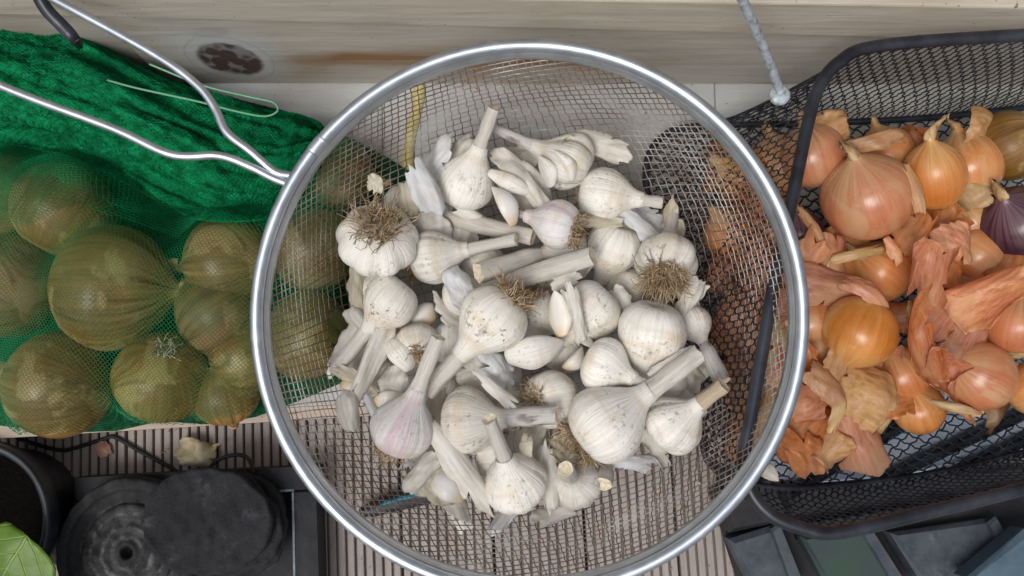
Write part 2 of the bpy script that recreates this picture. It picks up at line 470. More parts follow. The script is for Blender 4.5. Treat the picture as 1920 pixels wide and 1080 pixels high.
    c = m.mix(m.math('MULTIPLY', chalk, m.ramp(m.noise(m.tc(), 120, 5, 0.7), [(0.42, 0.05), (0.6, 1.0)])), c, (0.16, 0.16, 0.155))
    m.color(c); m.bump(m.noise(m.tc(), 300, 4), 0.6, 0.001)
    MT['disc_ring'] = m.m
    MT['crate_black'] = plastic('black_crate_plastic', (0.010, 0.010, 0.012), (0.028, 0.028, 0.033), 0.5)
    MT['crate_grey'] = plastic('grey_blue_plastic', (0.040, 0.048, 0.062), (0.085, 0.098, 0.12), 0.5, 60, (0.13, 0.14, 0.16))
    MT['crate_green'] = plastic('green_tinged_plastic', (0.045, 0.056, 0.066), (0.03, 0.085, 0.042), 0.5, 22)
    MT['crate_blue'] = plastic('pale_blue_plastic', (0.06, 0.10, 0.14), (0.11, 0.165, 0.21), 0.42, 40, (0.2, 0.24, 0.28))
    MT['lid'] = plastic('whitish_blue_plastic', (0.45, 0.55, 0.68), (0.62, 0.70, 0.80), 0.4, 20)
    MT['knife'] = plastic('black_rubber', (0.008, 0.010, 0.014), (0.022, 0.026, 0.034), 0.45)
    MT['teal'] = plastic('teal_rubber', (0.005, 0.14, 0.20), (0.01, 0.22, 0.30), 0.45)
    MT['cable'] = plastic('black_cable', (0.012, 0.012, 0.013), (0.03, 0.03, 0.032), 0.5)
    m = Mat('galvanised_rod', 0.55, 0.3)
    n = m.noise(m.tc(), 260, 5, 0.7)
    m.color(m.ramp(n, [(0.34, (0.22, 0.20, 0.17)), (0.46, (0.40, 0.46, 0.50)), (0.66, (0.58, 0.66, 0.72))])); m.bump(n, 0.5, 0.0006)
    MT['galv'] = m.m
    # leaves
    m = Mat('green_leaf', 0.42, 0, 0.5)
    n = m.noise(m.tc(), 35, 4)
    c = m.ramp(n, [(0.35, (0.10, 0.21, 0.015)), (0.65, (0.19, 0.33, 0.04))])
    sx = m.n.new('ShaderNodeSeparateXYZ'); m.l.new(m.vmath('ADD', m.tc(), m.vmath('MULTIPLY', m.n_col(m.tc(), 50), (.004, .004, 0))), sx.inputs[0])
    side = m.math('ADD', m.math('MULTIPLY', m.math('ABSOLUTE', sx.outputs[0]), 0.8), sx.outputs[1])
    vein = m.math('MAXIMUM', m.ramp(m.math('SINE', m.math('MULTIPLY', side, 620.0)), [(0.86, 0.0), (1.0, 0.55)]), m.ramp(m.math('MULTIPLY', m.math('ABSOLUTE', sx.outputs[0]), 100.0), [(0.03, 0.9), (0.10, 0.0)]))
    c = m.mix(vein, c, (0.33, 0.47, 0.12))
    m.color(c); m.bump(m.math('SUBTRACT', m.math('MULTIPLY', m.noise(m.tc(), 120, 3), 0.6), vein), 0.6, 0.0012); m.translucent(c, 0.3); MT['leaf'] = m.m
    m = Mat('dry_leaf', 0.7); n = m.noise(m.tc(), 90, 5)
    c = m.ramp(n, [(0.32, (0.34, 0.26, 0.13)), (0.5, (0.58, 0.53, 0.36)), (0.7, (0.70, 0.67, 0.50))]); m.color(c); m.translucent(c, 0.2); MT['dryleaf'] = m.m
    m = Mat('pink_scrap', 0.6); n = m.noise(m.tc(), 90, 4)
    c = m.ramp(n, [(0.35, (0.45, 0.22, 0.16)), (0.65, (0.58, 0.33, 0.25))]); m.color(c); m.translucent(c, 0.2); MT['pinkscrap'] = m.m
build_materials()

# ------------------------------------------------------------------ the setting: ground, deck
SH = 0.05                                  # top of the low timber ledge
gv = 30.0
g = mesh_obj('ground', [(-gv, -gv, -0.045), (gv, -gv, -0.045), (gv, gv, -0.045), (-gv, gv, -0.045)], [(0, 1, 2, 3)], MT['earth'], smooth=False)
tag(g, kind='structure')
DROT = math.radians(-3.0)                  # the deck boards run a little askew
deck = mesh_obj('deck', *box(-1.0, 1.0, -0.8, 0.8, -0.040, -0.024, 0.001), MT['earth'], smooth=False)
deck.rotation_euler = (0, 0, -DROT * 0.0)
tag(deck, kind='structure')
NR, PITCH = 10, 0.0060
PW = NR * PITCH + 0.0004
def plank_mesh():
    prof = [(0, -0.020)]
    for i in range(NR):
        x = 0.0004 + i * PITCH
        prof += [(x, -0.0006), (x + 0.0004, 0.0), (x + PITCH - 0.0020, 0.0), (x + PITCH - 0.0016, -0.0006)]
        if i < NR - 1: prof += [(x + PITCH - 0.0015, -0.0046), (x + PITCH - 0.0001, -0.0046)]
    prof.append((NR * PITCH, -0.020))
    n = len(prof); V = []; Q = []
    for y in (-0.62, 0.62):
        V += [(x, y, z) for x, z in prof]
    for i in range(n - 1): Q.append((i, i + 1, n + i + 1, n + i))
    Q.append(tuple(range(n - 1, -1, -1))); Q.append(tuple(range(n, 2 * n)))
    return V, Q
V, Q = plank_mesh()
pl0 = None
for k in range(-12, 13):
    if pl0 is None:
        o = mesh_obj('plank', V, Q, MT['deck'], deck, smooth=False); pl0 = o
    else:
        o = pl0.copy(); COL.objects.link(o); o.parent = deck
    o.rotation_euler = (0, 0, -DROT)
    c, s = math.cos(-DROT), math.sin(-DROT)
    xx = k * PW - 0.016
    o.location = (xx * c, xx * s, rnd.uniform(-0.0006, 0.0004))

# ------------------------------------------------------------------ timber wall and ledge
W0, W1 = P(0, 157, SH), P(1920, 160, SH)
wd = unit(W1 - W0)
wn_ = np.array([wd[1], -wd[0], 0.0])        # outward, towards the camera
wang = math.atan2(wd[1], wd[0])
def onwall(px, py):
    """(distance along the wall, height) of a photo pixel on the wall face"""
    d = ray(px, py); o0 = np.array([0, 0, H])
    t = np.dot(W0 - o0, wn_) / np.dot(d, wn_)
    q = o0 + d * t
    return np.dot(q - W0, wd), q[2]
def timber_mat(name, tone, knots=(), stains=(), pale=0.0):
    m = Mat(name, 0.8, 0, 0.25)
    v = m.map(m.tc(), (0.10, 1, 1))
    wob = m.noise(m.map(m.tc(), (0.25, 1, 1)), 14, 3)
    grain = m.noise(v, 130, 6, 0.65, 0.4)
    c = m.ramp(grain, [(0.28, tuple(x * 0.78 for x in tone)), (0.5, tone), (0.74, tuple(min(1, x * 1.14) for x in tone))])
    c = m.mix(m.ramp(wob, [(0.46, 0.0), (0.66, 0.45)]), c, tuple(min(.8, x * y) for x, y in zip(tone, (1.14, 1.24, 1.38))))
    c = m.mix(m.ramp(m.noise(m.map(m.tc(), (0.35, 1, 1)), 30, 5), [(0.52, 0.0), (0.74, 0.4)]), c, (0.30, 0.22, 0.14))
    c = m.mix(m.ramp(m.noise(m.tc(), 300, 2), [(0.70, 0.0), (0.75, 0.8)]), c, (0.09, 0.07, 0.05))
    hgt = grain
    for (s, z, a, b, amt, sc) in stains:
        q = m.vmath('ADD', m.tc(), m.vmath('MULTIPLY', m.n_col(m.tc(), 28), (0.03, 0.0, 0.016)))
        q = m.map(q, (1 / a, 0, 1 / b), (-s / a, 0, -z / b))
        r = m.math('SUBTRACT', 1.0, m.vmath('LENGTH', q), True)
        f = m.math('MULTIPLY', m.ramp(r, [(0.0, 0.0), (0.45, amt)]), m.ramp(m.noise(v, 60, 4), [(0.36, 0.35), (0.56, 1.0)]))
        c = m.mix(f, c, sc)
    for (s, z, a, b) in knots:
        qd = m.vmath('ADD', m.tc(), m.vmath('MULTIPLY', m.vmath('ADD', m.n_col(m.tc(), 60), m.vmath('MULTIPLY', m.n_col(m.tc(), 260), (.5, .5, .5))), (0.005, 0.0, 0.007)))
        q = m.map(qd, (1 / a, 0, 1 / b), (-s / a, 0, -z / b))
        ln = m.vmath('LENGTH', q)
        c = m.mix(m.ramp(m.math('DIVIDE', ln, 2.2), [(0.40, 0.75), (0.90, 0.0)]), c, (0.54, 0.57, 0.60))
        ring = m.math('SINE', m.math('MULTIPLY', ln, 17.0))
        c = m.mix(m.math('MULTIPLY', m.ramp(ring, [(0.72, 0.0), (1.0, 0.5)]), m.ramp(m.math('DIVIDE', ln, 2.0), [(0.5, 1.0), (0.8, 0.0)])), c, (0.34, 0.27, 0.20))
        cell = m.voro(m.map(qd, (1 / a, 0, 1 / b), (-s / a + 3.13, 0.0, -z / b + 7.4)), 2.3, 'F1')
        core = m.math('MULTIPLY', m.ramp(ln, [(0.78, 0.95), (0.96, 0.0)]), m.ramp(cell, [(0.50, 1.0), (0.66, 0.62)]))
        c = m.mix(core, c, (0.055, 0.030, 0.022))
    m.color(c); m.bump(hgt, 0.45, 0.0015)
    return m.m
ks, kz = onwall(432, 112)
ka = abs(onwall(497, 112)[0] - ks); kb = abs(onwall(432, 76)[1] - kz)
def st(px, py, hw, hh, amt, col):
    s, z = onwall(px, py)
    return (s, z, abs(onwall(px + hw, py)[0] - s), abs(onwall(px, py - hh)[1] - z), amt, col)
stains = [st(820, 112, 330, 26, 0.95, (0.27, 0.145, 0.06)), st(560, 118, 90, 22, 0.6, (0.30, 0.19, 0.10)), st(400, 62, 46, 13, 0.75, (0.24, 0.16, 0.09)), st(1100, 118, 200, 18, 0.6, (0.32, 0.18, 0.09))]
MT['timber_knot'] = timber_mat('weathered_timber_with_knot', (0.48, 0.435, 0.37), [(ks, kz, ka, kb)], stains)
MT['timber'] = timber_mat('weathered_timber', (0.45, 0.405, 0.345))
MT['timber_pale'] = timber_mat('pale_weathered_timber', (0.52, 0.47, 0.395))
MT['ledge'] = timber_mat('greyed_ledge_board', (0.48, 0.48, 0.455))
MT['lip'] = timber_mat('raw_wood_lip', (0.50, 0.41, 0.33))
wall = empty('timber_wall', W0)
wall.rotation_euler = (0, 0, wang)
tag(wall, 'weathered pale timber wall of horizontal boards behind the baskets', 'wall')
s250 = onwall(252, 100)[0]; s1300 = onwall(1310, 100)[0]
zA = onwall(800, 36)[1] - W0[2]; zB = onwall(1600, 62)[1] - W0[2]
kz0 = W0[2]
def board(s0, s1, z0, z1, y0, mat, z0b=None, z1b=None):
    z0b = z0 if z0b is None else z0b; z1b = z1 if z1b is None else z1b
    V = [(s0, y0, z0), (s1, y0, z0b), (s1, y0, z1b), (s0, y0, z1), (s0, y0 + .03, z0), (s1, y0 + .03, z0b), (s1, y0 + .03, z1b), (s0, y0 + .03, z1)]
    Q = [(0, 1, 2, 3), (5, 4, 7, 6), (1, 5, 6, 2), (4, 0, 3, 7), (3, 2, 6, 7), (4, 5, 1, 0)]
    o = mesh_obj('board', V, Q, mat, wall, smooth=False)
    bv = o.modifiers.new('bevel', 'BEVEL'); bv.width = 0.0014; bv.segments = 2
    return o
for mm in (MT['timber_knot'],):      # material space: wall-local x along, z up from the ledge
    for nd in mm.node_tree.nodes:
        if nd.type == 'MAPPING' and abs(nd.inputs['Location'].default_value[2]) > 1e-6 and nd.inputs['Scale'].default_value[1] == 0:
            nd.inputs['Location'].default_value[2] += kz0 * nd.inputs['Scale'].default_value[2]
zC = onwall(1600, 12)[1] - W0[2]
sE, s1600, s600 = 1.15, onwall(1600, 62)[0], onwall(600, 38)[0]
def zl(s_, g=0.0): return zA + (zB - zA) * (s_ - s600) / (s1600 - s600) + g     # the joint runs a little downhill
board(-0.35, s250 - 0.0008, 0.001, zl(-0.35), 0.0030, MT['timber'], None, zl(s250))
board(s250 + 0.0008, sE, 0.001, zl(s250), 0.0, MT['timber_knot'], None, zl(sE))
board(-0.35, sE, zl(-0.35, .0015), zC + .035, -0.003, MT['timber_pale'], zl(sE, .0015), zC - .012)
board(-0.35, sE, zC + .0365, zC + .16, 0.002, MT['timber'], zC - .0105, zC + .16)

ledge = empty('timber_ledge', P(600, 500, 0))
tag(ledge, 'low greyed timber ledge with a raw wood lip under the net and sieve', 'ledge')
lo = np.array(ledge.location)
def rel(poly): return [np.asarray(p) - lo for p in poly]
FL, FR = P(-500, 828, SH), P(2300, 655, SH)        # front edge line
def fe(t): return FL + (FR - FL) * t
def wallpt(px): return P(px, 150, SH)
xs = [(-500, 716, 0.0, 0.43), (716.8, 1340, 0.432, 0.66), (1341, 2300, 0.662, 1.0)]
for px0, px1, t0, t1 in xs:
    poly = [fe(t0), fe(t1), wallpt(px1), wallpt(px0)]
    V, Q = prism(rel(poly), 0.030 + rnd.uniform(0, 0.001), SH - rnd.uniform(0, 0.0012), 0.0008)
    mesh_obj('ledge_board', V, Q, MT['ledge'], ledge, smooth=False)
nrm = unit(np.cross(unit(FR - FL), [0, 0, 1]))
poly = [FL + nrm * 0.008, FR + nrm * 0.008, FR + nrm * 0.0003, FL + nrm * 0.0003]
V, Q = prism(rel(poly), 0.001, SH - 0.003, 0.0008)
mesh_obj('lip', V, Q, MT['lip'], ledge, smooth=False)
# strip of yellow tape on the ledge
m = Mat('yellow_tape', 0.5); m.color(m.ramp(m.noise(m.tc(), 60, 3), [(0.35, (0.55, 0.47, 0.17)), (0.65, (0.68, 0.60, 0.27))])); MT['tape'] = m.m
Lc = catmull([P(787, 160, SH), P(783, 200, SH), P(772, 240, SH), P(766, 290, SH), P(764, 340, SH)], 14)
V = []
for i, p in enumerate(Lc):
    wv = M(11 + 1.2 * math.sin(i * 1.3), SH)
    for z in (0.0002, 0.0008): V += [(p[0] - wv, p[1], SH + z), (p[0] + wv, p[1], SH + z)]
Q = []
for i in range(len(Lc) - 1):
    a, b = i * 4, i * 4 + 4
    Q += [(a + 2, a + 3, b + 3, b + 2), (a, a + 2, b + 2, b), (a + 3, a + 1, b + 1, b + 3)]
tag(mesh_obj('tape_strip', V, Q, MT['tape']), 'strip of yellow tape on the grey ledge behind the garlic', 'tape')

# ------------------------------------------------------------------ shapes: garlic, cloves, peels, onions
def frame_from(axis):
    z = unit(axis)
    ref = np.array([0, 0, 1.0]) if abs(z[2]) < 0.9 else np.array([1.0, 0, 0])
    x = unit(np.cross(ref, z)); y = np.cross(z, x)
    return x, y, z
def place(o, loc, axis, spin=0.0):
    x, y, z = frame_from(axis)
    c, s = math.cos(spin), math.sin(spin)
    x2, y2 = x * c + y * s, -x * s + y * c
    o.matrix_world = Matrix(((x2[0], y2[0], z[0], loc[0]), (x2[1], y2[1], z[1], loc[1]), (x2[2], y2[2], z[2], loc[2]), (0, 0, 0, 1)))

GPROF = np.array([(0.16, -0.74), (0.30, -0.80), (0.55, -0.76), (0.80, -0.58), (0.96, -0.28), (1.0, 0.0), (0.93, 0.30), (0.76, 0.58), (0.56, 0.82), (0.40, 1.02), (0.31, 1.22), (0.27, 1.45)])
def roots(n, length, spread, r0, seed, curl=0.5):
    g = np.random.default_rng(seed)
    L = []
    for _ in range(n):
        a = g.uniform(0, 6.283); q = r0 * math.sqrt(g.uniform(0, 1))
        p = np.array([q * math.cos(a), q * math.sin(a), 0.0])
        d = np.array([math.cos(a) * spread * g.uniform(0.1, 1), math.sin(a) * spread * g.uniform(0.1, 1), -1.0])
        d = unit(d + g.normal(size=3) * 0.25)
        ln = length * g.uniform(0.4, 1.1)
        pts = [p]
        for k in range(5):
            d = unit(d + g.normal(size=3) * curl * 0.7)
            pts.append(pts[-1] + d * ln / 5)
        L.append(np.array(pts))
    rr = [np.linspace(1.0, 0.45, 6) * g.uniform(0.00030, 0.00056) for _ in L]
    return tubes(L, rr, 4, caps=False)

def garlic(label, cx, cy, R, z, sx, sy, sz, mat='garlic', smat='stem', nroot=0, squat=1.0, lobes=None, lob=0.05, sr=0.23, bend=0.0, rlen=0.9, group='garlic bulbs in the sieve', seed=None):
    seed = seed if seed is not None else int(cx * 7 + cy * 13)
    g = np.random.default_rng(seed)
    C = P(cx, cy, z); r = M(R * .95, z, cx, cy); lob = lob * 1.35 + .012
    tip = P(sx, sy, sz)
    ax = unit(tip - C)
    L = np.linalg.norm(tip - C)
    root = empty('garlic_bulb')
    place(root, C, ax, g.uniform(0, 6.28))
    bpy.context.view_layer.update()
    nl = lobes or int(g.integers(6, 11))
    prof = GPROF.copy(); prof[:, 1] *= squat; prof[:, 1] = np.minimum(prof[:, 1], max(L / r - 0.05, 0.9))
    prof = catmull(np.vstack([prof]), 30)
    NA = 56
    th = np.arange(NA) * 2 * math.pi / NA
    jit = g.uniform(-0.35, 0.35, nl); amp = g.uniform(0.5, 1.4, nl)
    ph = th / (2 * math.pi) * nl
    idx = ph.astype(int) % nl
    fr = ph - np.floor(ph)
    lobe = (np.abs(np.sin(np.pi * fr)) ** 0.6 - 0.75) * amp[idx]
    dirs = np.stack([np.cos(th), np.sin(th), np.zeros(NA)], -1)
    sn = SNoise(seed + 1, 8, 1.6)
    V = []
    for (pr, pz) in prof:
        env = np.clip(pr * 1.15 - 0.25, 0, 1)
        X = dirs * pr
        X[:, 2] = pz
        k = 1 + lob * lobe * env + 0.035 * sn(X)
        V.append(np.stack([X[:, 0] * k, X[:, 1] * k, X[:, 2] + 0.02 * sn(X + 5)], -1) * r)
    V = np.vstack(V)
    Q = grid_quads(len(prof), NA, True)
    Q = [tuple(q) for q in Q.tolist()]
    Q.append(tuple(range(NA - 1, -1, -1)))
    mesh_obj('bulb', V, Q, MT[mat], root)
    # stem from the neck to the tip
    z0 = prof[-1][1] * r * 0.93
    if L > z0 * 1.08:
        n = 14
        t = np.linspace(0, 1, n)
        side = g.normal(size=2); side /= np.linalg.norm(side)
        bow = np.sin(t * math.pi) * bend * r
        cl = np.stack([side[0] * bow, side[1] * bow, z0 + (L - z0) * t], -1)
        rad = r * (prof[-1][0] * 1.05 * (1 - np.clip(t * 4, 0, 1)) + sr * np.clip(t * 4, 0, 1)) * (1 + 0.05 * np.sin(t * 9 + seed))
        NS = 14
        a = np.arange(NS) * 2 * math.pi / NS
        el = 0.86 + 0.1 * g.uniform()
        rid = 1 + 0.06 * np.sin(a * 5 + seed) + 0.04 * g.normal(size=NS)
        SV = np.concatenate([cl[:, None, :] + rad[:, None, None] * (rid * np.stack([np.cos(a), el * np.sin(a), np.zeros(NS)], 0)).T[None]], 0)
        SV[-1, :, 2] += g.uniform(-0.10, 0.10, NS) * rad[-1]
        mesh_s = mesh_obj('stem', SV.reshape(-1, 3), grid_quads(n, NS, True), MT[smat], root)
        rim = SV[-1] * 1.0
        ctr = rim.mean(0)
        CV = np.vstack([rim, ctr + (rim - ctr) * 0.72 + np.array([0, 0, -0.03 * r]), ctr + (rim - ctr) * 0.35 + np.array([0, 0, -0.06 * r]), [ctr + np.array([0, 0, -0.10 * r])]])
        CQ = [tuple(q) for q in grid_quads(3, NS, True).tolist()] + [(2 * NS + i, 2 * NS + (i + 1) % NS, 3 * NS) for i in range(NS)]
        mesh_obj('cut_end', CV, CQ, MT['cut'], mesh_s)
    if nroot:
        RV, RQ = roots(int(nroot * 1.7), r * rlen * 1.2, 1.0, r * 0.46, seed + 3)
        RV[:, 2] += prof[0][1] * r * 0.96
        tag(mesh_obj('roots', RV, RQ, MT['roots'], root), kind='stuff')
    tag(root, label, 'garlic', group)
    return root

def clove(label, x0, y0, z0, x1, y1, z1, wpx, mat='clove', bendv=0.25, group='loose garlic cloves', seed=0, name='garlic_clove', cat='garlic clove'):
    a, b = P(x0, y0, z0), P(x1, y1, z1)
    L = np.linalg.norm(b - a); r = M(wpx, (z0 + z1) / 2)
    prof = catmull([(0.10, 0.0), (0.42, 0.03), (0.62, 0.12), (0.95, 0.34), (1.0, 0.5), (0.82, 0.70), (0.48, 0.86), (0.2, 0.96), (0.06, 1.0)], 22)
    NA = 20
    th = np.arange(NA) * 2 * math.pi / NA
    V = []
    for pr, pz in prof:
        cs, sn_ = np.cos(th), np.sin(th)
        fl = np.where(sn_ < 0, 0.42, 0.95)        # two flat faces meeting in a ridge
        ridge = (1 + 0.16 * np.maximum(0, np.cos(th - 0.3)) ** 10 + 0.14 * np.maximum(0, np.cos(th - 2.8)) ** 10) * (1 + 0.03 * np.sin(th * 3 + pz * 9 + seed * 5))
        V.append(np.stack([pr * cs * r * ridge, pr * sn_ * r * fl + bendv * r * math.sin(pz * math.pi) * 1.0, np.full(NA, pz * L)], -1))
    o = mesh_obj(name, np.vstack(V), [tuple(q) for q in grid_quads(22, NA, True).tolist()] + [tuple(range(NA - 1, -1, -1)), tuple(range(21 * NA, 22 * NA))], MT[mat])
    x, y, z = frame_from(b - a)
    c, s = math.cos(seed), math.sin(seed)
    x2, y2 = x * c + y * s, -x * s + y * c
    o.matrix_world = Matrix(((x2[0], y2[0], z[0], a[0]), (x2[1], y2[1], z[1], a[1]), (x2[2], y2[2], z[2], a[2]), (0, 0, 0, 1)))
    tag(o, label, cat, group)
    return o

def sheet(name, label, cat, group, cx, cy, z, wpx, hpx, ang, tiltx=0.0, tilty=0.0, curl=0.6, cup=0.3, rag=0.16, crum=0.10, mat='paper', seed=0, shape='oval', parent=None):
    """one curled scrap of papery skin. ang: direction of its long side in the picture (deg, 90 = up);
    tiltx / tilty lean it (deg); curl bends it round its long axis, cup along it (radians over half the size)"""
    g = np.random.default_rng(seed + 17)
    C = P(cx, cy, z); a = M(wpx, z, cx, cy) / 2; b = M(hpx, z, cx, cy) / 2
    NR_, NA = 13, 84
    th = np.arange(NA) * 2 * math.pi / NA
    ol = sum(g.normal() / k ** 1.05 * np.sin(k * th + g.uniform(0, 6.28)) for k in range(2, 30))
    out = 1 + rag * 0.85 * ol
    def angd(c): return np.abs((th - c + math.pi) % (2 * math.pi) - math.pi)
    for _ in range(int(g.integers(2, 5))):                       # tears and torn points
        wdt = g.uniform(0.10, 0.32)
        out -= rag * g.uniform(0.6, 2.4) * np.clip(1 - angd(g.uniform(0, 6.28)) / wdt, 0, 1)
    for _ in range(int(g.integers(1, 4))):
        wdt = g.uniform(0.15, 0.40)
        out += rag * g.uniform(0.6, 1.9) * np.clip(1 - angd(g.uniform(0, 6.28)) / wdt, 0, 1) ** 1.3
    out = np.clip(out, 0.35, 1.8)
    cs, sn_ = np.cos(th), np.sin(th)
    if shape == 'strip':
        e = 5.0; base = 1 / (np.abs(cs) ** e + np.abs(sn_) ** e) ** (1 / e)
    elif shape == 'leaf':
        base = 1.0 / (1 + 0.25 * np.abs(sn_) ** 3) + 0.30 * np.maximum(0, sn_) ** 9 + 0.16 * np.maximum(0, -sn_) ** 9
    else:
        e = 2.6; base = 1 / (np.abs(cs) ** e + np.abs(sn_) ** e) ** (1 / e)
    out = out * base
    rr = np.linspace(0, 1, NR_)[1:] ** 0.85
    X = np.concatenate([[0.0], (rr[:, None] * (out * cs)[None]).ravel()])
    Y = np.concatenate([[0.0], (rr[:, None] * (out * sn_)[None]).ravel()])
    if shape == 'leaf': X = X * (1 - 0.25 * Y)
    sz = SNoise(seed + 5, 9, 2.2)
    sz2 = SNoise(seed + 6, 9, 5.5)
    P3 = np.stack([X, Y, 0 * X], -1)
    fa = g.uniform(0, 6.28); fo = g.uniform(-.3, .3)             # one soft crease
    crease = np.abs(X * math.cos(fa) + Y * math.sin(fa) - fo) ** 1.2 * g.uniform(-.35, .35)
    n1 = sz(P3) * crum + sz2(P3) * crum * 0.30 + crease * min(1, crum * 8)
    edge = np.hypot(X, Y) ** 3 * sz2(P3 + 3) * crum * 0.6        # edges flutter more
    cu = curl * (1 + 0.30 * np.sin(Y * 1.8 + seed) + 0.35 * X * g.uniform(-1, 1))
    cu = np.where(np.abs(cu) < 1e-2, 1e-2, cu)
    xx = a * np.sin(X * cu) / cu
    zz = a * (1 - np.cos(X * cu)) / cu
    cp = cup if abs(cup) > 1e-2 else 1e-2
    yy = b * np.sin(Y * cp) / cp
    z2 = b * (1 - np.cos(Y * cp)) / cp
    V = np.stack([xx, yy, zz + z2 + (n1 + edge) * min(a, b)], -1)
    Fq = [(0, 1 + j, 1 + (j + 1) % NA) for j in range(NA)]
    Fq += [tuple(reversed(q)) for q in grid_quads(NR_ - 1, NA, True, 1).tolist()]
    o = mesh_obj(name, V, Fq, MT[mat], parent)
    R = Matrix.Rotation(math.radians(ang - 90), 4, 'Z') @ Matrix.Rotation(math.radians(tiltx), 4, 'X') @ Matrix.Rotation(math.radians(tilty), 4, 'Y')
    o.matrix_world = Matrix.Translation(Vector(C)) @ R
    sol = o.modifiers.new('thickness', 'SOLIDIFY'); sol.thickness = 0.00010; sol.offset = 0
    if label: tag(o, label, cat, group)
    return o

OPROF = np.array([(0.06, -0.93), (0.20, -0.93), (0.45, -0.86), (0.76, -0.63), (0.95, -0.28), (1.0, 0.02), (0.94, 0.34), (0.77, 0.62), (0.50, 0.83), (0.26, 0.96), (0.14, 1.08), (0.11, 1.22)])
def onion(label, cx, cy, R, z, nx, ny, nz, mat, stretch=1.0, neck=0.5, nroot=0, group=None, seed=None, name='onion', cat='onion', hook=0.0):
    seed = seed if seed is not None else int(cx * 5 + cy * 11)
    g = np.random.default_rng(seed)
    C = P(cx, cy, z); r = M(R, z, cx, cy)
    ax = unit(P(nx, ny, nz) - C)
    root = empty(name)
    place(root, C, ax, g.uniform(0, 6.28))
    prof = OPROF.copy(); prof[:, 1] *= stretch
    prof = catmull(prof, 28)
    NA = 44
    th = np.arange(NA) * 2 * math.pi / NA
    dirs = np.stack([np.cos(th), np.sin(th), np.zeros(NA)], -1)
    sn = SNoise(seed + 1, 8, 1.1); s2 = SNoise(seed + 2, 8, 4.0)
    V = []
    for pr, pz in prof:
        X = dirs * pr; X[:, 2] = pz
        k = 1 + 0.03 * sn(X) + 0.008 * s2(X)
        V.append(np.stack([X[:, 0] * k, X[:, 1] * k, X[:, 2]], -1) * r)
    Q = [tuple(q) for q in grid_quads(len(prof), NA, True).tolist()]
    Q.append(tuple(range(NA - 1, -1, -1)))
    mesh_obj('bulb', np.vstack(V), Q, MT[mat], root)
    if neck > 0:
        n = 9; t = np.linspace(0, 1, n)
        side = g.normal(size=2) * 0.25
        cl = np.stack([side[0] * t ** 2 * r * neck + hook * r * t ** 2, side[1] * t ** 2 * r * neck, (prof[-1][1] * 0.90 + neck * t * (1 - 0.35 * abs(hook) * t)) * r], -1)
        NS = 14; a = np.arange(NS) * 2 * math.pi / NS
        rad = r * (0.155 + 0.06 * np.sin(t * 3 + 1) - 0.02 * t)
        fl = 1 + 0.22 * g.normal(size=(n, NS)) * t[:, None] + 0.10 * np.sin(a * 4 + seed)[None]
        NV = cl[:, None, :] + (rad[:, None] * fl)[:, :, None] * np.stack([np.cos(a), 0.62 * np.sin(a), 0 * a], -1)[None]
        NV[-1, :, 2] += g.uniform(-0.10, 0.12, NS) * r
        NVf = np.vstack([NV.reshape(-1, 3), [NV[-1].mean(0) - np.array([0, 0, 0.08 * r])]])
        NQ = [tuple(q) for q in grid_quads(n, NS, True).tolist()] + [((n - 1) * NS + i, (n - 1) * NS + (i + 1) % NS, n * NS) for i in range(NS)]
        mesh_obj('neck', NVf, NQ, MT['neck'], root)
    if nroot:
        RV, RQ = roots(nroot, r * 0.30, 0.9, r * 0.20, seed + 3, 0.7)
        RV[:, 2] += prof[0][1] * r
        tag(mesh_obj('roots', RV, RQ, MT['onion_roots'], root), kind='stuff')
    tag(root, label, cat, group)
    return root

# ------------------------------------------------------------------ the sieve
SCx, SCy, SDEP = 990, 592, 0.42
rd = ray(SCx, SCy)
SC0 = np.array([0, 0, H]) + rd * SDEP
SN = -unit(rd)                                   # the bowl faces the camera almost squarely
SE1 = unit(np.cross([0, 1, 0], SN)); SE2 = np.cross(SN, SE1)
def sv(x, y, d):                                 # sieve coordinates -> world, d = depth under the rim
    return SC0 + np.multiply.outer(x, SE1) + np.multiply.outer(y, SE2) - np.multiply.outer(d, SN)
RR = 0.1293
sieve = empty('wire_sieve', sv(0, 0, 0.12))
tag(sieve, 'round steel frying sieve with rusty wire mesh and a two wire handle, full of garlic', 'sieve')
def sobj(name, VQ, mat, parent=None, kind=None):
    V, Q = VQ
    par = parent or sieve
    o = mesh_obj(name, V - np.array(par.matrix_world.translation) if False else V - np.array(sieve.location), Q, mat, par)
    if kind: tag(o, kind=kind)
    return o
a = np.linspace(0, 2 * math.pi, 160, endpoint=False)
sobj('rim', tubes([sv(RR * np.cos(a), RR * np.sin(a), 0 * a)], 0.0031, 16, closed=True), MT['steel'])
aw = np.radians(np.linspace(139, 143, 6))
sobj('rim_seam', tubes([sv(RR * np.cos(aw), RR * np.sin(aw), 0 * aw)], 0.0033, 14), MT['steel'])
